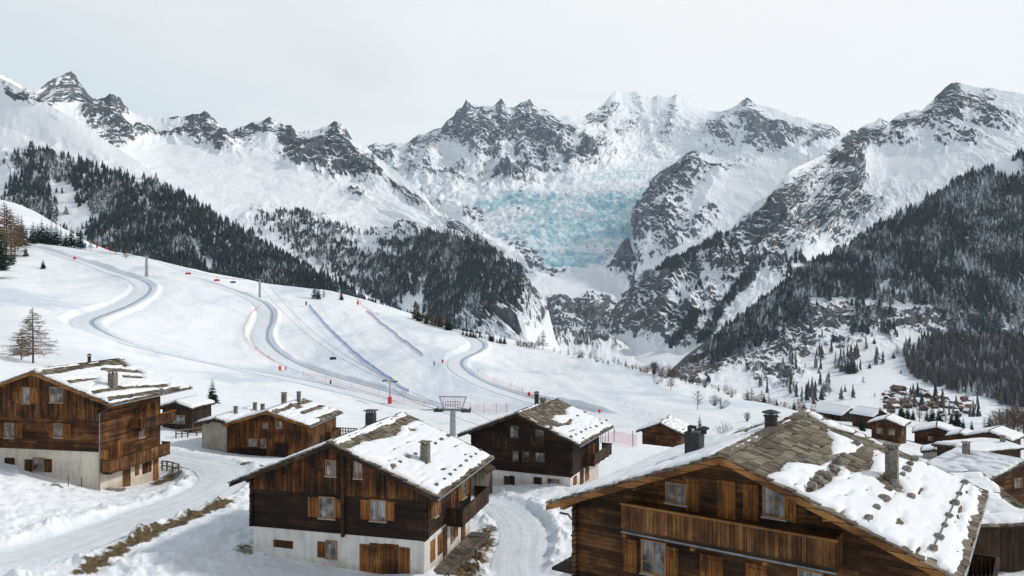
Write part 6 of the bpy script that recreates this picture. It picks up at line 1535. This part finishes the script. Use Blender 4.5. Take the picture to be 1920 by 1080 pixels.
for q in [('orange padded marker by the lower edge of the main piste', 525, 698, 12, 'orange', .55), ('slim red marker right of the orange one by the main piste', 536, 696, 8, 'red', .3), ('red padded marker on the crest right of the third piste', 921, 640, 9, 'red', .5), ('small red marker left of the third piste bend', 830, 680, 9, 'red', .4), ('red padded marker high at the head of the racing piste', 671, 574, 10, 'red', .6),
          ('red padded marker beside the third piste near the dark chalet', 992, 744, 10, 'red', .5), ('red marker far up at the start of the main piste', 140, 487, 6, 'red', .8), ('red marker on the crest above the start of the main piste', 200, 469, 6, 'red', .9), ('second red marker on the upper crest, nearer the wood', 182, 466, 5, 'red', .7), ('blue-covered post on the crest at the upper left', 160, 470, 14, 'blue', .6),
          ('dark marker left at the top of the blue net', 574, 576, 10, 'dark_cover', .45), ('red marker at the crest beyond the third piste bend', 640, 557, 6, 'red', .8), ('dark post marker left of the third piste bend', 814, 684, 10, 'dark_cover', .25), ('dark marker on the lower long net', 620, 722, 10, 'dark_cover', .3), ('red marker pole right of the dark chalet roof', 1124, 776, 8, 'red', .35)]: marker(*q)
# timber fences
def fence(label, px, h, n, mat='grey_wood', rails=2, zs=None):
    q = np.array([tuple(G(u, v)) for u, v in px]); s = np.linspace(0, len(q) - 1, n); P = np.stack([np.interp(s, np.arange(len(q)), q[:, i]) for i in range(3)], 1)
    t = empty('fence', tuple(P[0]), label=label, cat='fence'); P = P - P[0]
    for i in range(n): b = MB(); b.box(P[i, 0] - .07, P[i, 0] + .07, P[i, 1] - .07, P[i, 1] + .07, P[i, 2] - .4, P[i, 2] + h); b.build('post', M[mat], t)
    for k in range(rails):
        b = MB(); z = h * (.9 - .42 * k)
        for i in range(n - 1): b.bar(P[i] + np.array([0, .08, z]), P[i + 1] + np.array([0, .08, z]), .05, .13)
        b.build('rail', M[mat], t)
fence('dark picket fence on the snow right of the orange-brown chalet', [(628,813),(668,815)], 1.1, 9, 'boards_dark')
fence('timber rail fence beside the left chalet at the road bend', [(304,886),(318,888),(335,895)], 1.1, 4, 'grey_wood')
fence('low rail fence by the grey-brown shed at the left', [(330,822),(352,820),(385,815)], 1.2, 5, 'grey_wood')
# rocks
for i, (u, v, r, lab) in enumerate([(100,915,.9,'largest grey rock in the snow bank before the left chalet'), (78,913,.5,'small grey rock left of the larger one before the left chalet'), (205,921,.7,'rock at the corner foot of the left chalet'), (225,922,.6,'flat rock right of the corner rock at the left chalet'), (458,1040,.9,'dark rock at the left foot of the middle chalet'), (1205,875,.8,'rock on the snow right of the dark chalet'), (462,872,.6,'left rock of the pair on the road bank by the orange-brown chalet'), (488,878,.6,'right rock of the pair on the road bank by the orange-brown chalet')]):
    p = G(u, v); b = MB(); b.stone(p, r, .45, seed=90 + i); tag(b.build('rock', M['stone']), lab, 'rock')
for i, (u, v) in enumerate([(128,905),(153,907)]):
    p = G(u, v + 12); b = MB(); b.tube([(p.x, p.y, p.z - .3), (p.x, p.y, p.z + 1.2)], .035, 6); tag(b.build('stake', M['bark']), ['left thin stake before the cream wall', 'right thin stake before the cream wall'][i], 'stake')
# plank path along the right foot of the middle chalet
t = empty('plank_path', C.root.matrix_world @ Vector((0, 0, 0)) if False else (C.O.x, C.O.y, C.O.z), -C.th, label='grey plank path along the right foot of the middle chalet', cat='path')
b = MB(); rr = random.Random(3); yy = -.2
while yy < 9: b.box(6.45, 7.9, yy, yy + .5, -.35, -.05 + rr.uniform(-.02, .03), j=.02); yy += .53
b.build('planks', M['grey_wood'], t)
b = MB(); b.bar((8.0, -.3, .35), (8.0, 6.5, .15), .08, .12); b.box(7.95, 8.05, -.3, -.2, -.6, .45); b.box(7.95, 8.05, 5.5, 5.6, -.6, .3); b.build('edge_rail', M['grey_wood'], t)
# far village in the valley
hv = []
rr = random.Random(44)
b = MB(); b.mi = 0; b.prism([(-4, -2), (4, -2), (4, 4), (0, 6), (-4, 4)], 'y', -5, 5)
b.mi = 1; b.prism([(-4.8, 3.7), (0, 6.1), (4.8, 3.7), (4.8, 4.3), (0, 6.8), (-4.8, 4.3)], 'y', -5.8, 5.8)
v0 = b.build('village_house', [M['logs_brown'], M['red_roof']])
v1 = bpy.data.objects.new('village_house', v0.data.copy()); COL.objects.link(v1); v1.data.materials[1] = M['roofsnow']; v1.data.materials[0] = M['boards_mid']
pool = [(rr.uniform(1660, 1826), rr.gauss(0, 1)) for _ in range(96)]
for i, (u, g_) in enumerate(pool):
    v = np.interp(u, [1660, 1700, 1760, 1826], [755, 752, 760, 768]) + g_ * 9
    p = on_sheet(S, u, min(max(v, 738), 785)); src = v0 if i % 2 == 0 else v1
    o = src if i in (0, 1) else src.copy()
    if i not in (0, 1): COL.objects.link(o)
    s = p.y / 1050 * rr.uniform(.6, 1.05); o.location = p; o.scale = (s, s, s); o.rotation_euler = (0, 0, rr.uniform(-.6, .6) + (1.57 if i % 3 else 0))
    tag(o, ['tiny white-roofed house of the distant valley village', 'tiny brown-roofed house of the distant valley village'][1 if src is v0 else 0], 'house', 'houses of the distant valley village')
p = on_sheet(S, 1684, 736); o = v0.copy(); COL.objects.link(o); o.location = p; s = p.y / 1050 * 1.5; o.scale = (s, s, s); o.rotation_euler = (0, 0, .5); tag(o, 'lone brown house above the distant valley village', 'house'); del o['group']
# a valley road seen as a thin dark line
# ---------------------------------------------------------------- mountain air
def build_haze():
    b = MB(); b.box(-9000, 9000, -60, 9500, -760, 2300)
    o = b.build('haze', None)
    m = bpy.data.materials.new('mountain_air'); m.use_nodes = True; t = m.node_tree; t.nodes.clear()
    v = t.nodes.new('ShaderNodeVolumePrincipled'); v.inputs['Color'].default_value = (0.70, 0.87, 1.0, 1); v.inputs['Density'].default_value = 2.4e-5; v.inputs['Anisotropy'].default_value = 0.1
    q = t.nodes.new('ShaderNodeOutputMaterial'); t.links.new(v.outputs[0], q.inputs['Volume'])
    o.data.materials.append(m); tag(o, 'thin bluish mountain air', 'haze', kind='stuff')
build_haze()
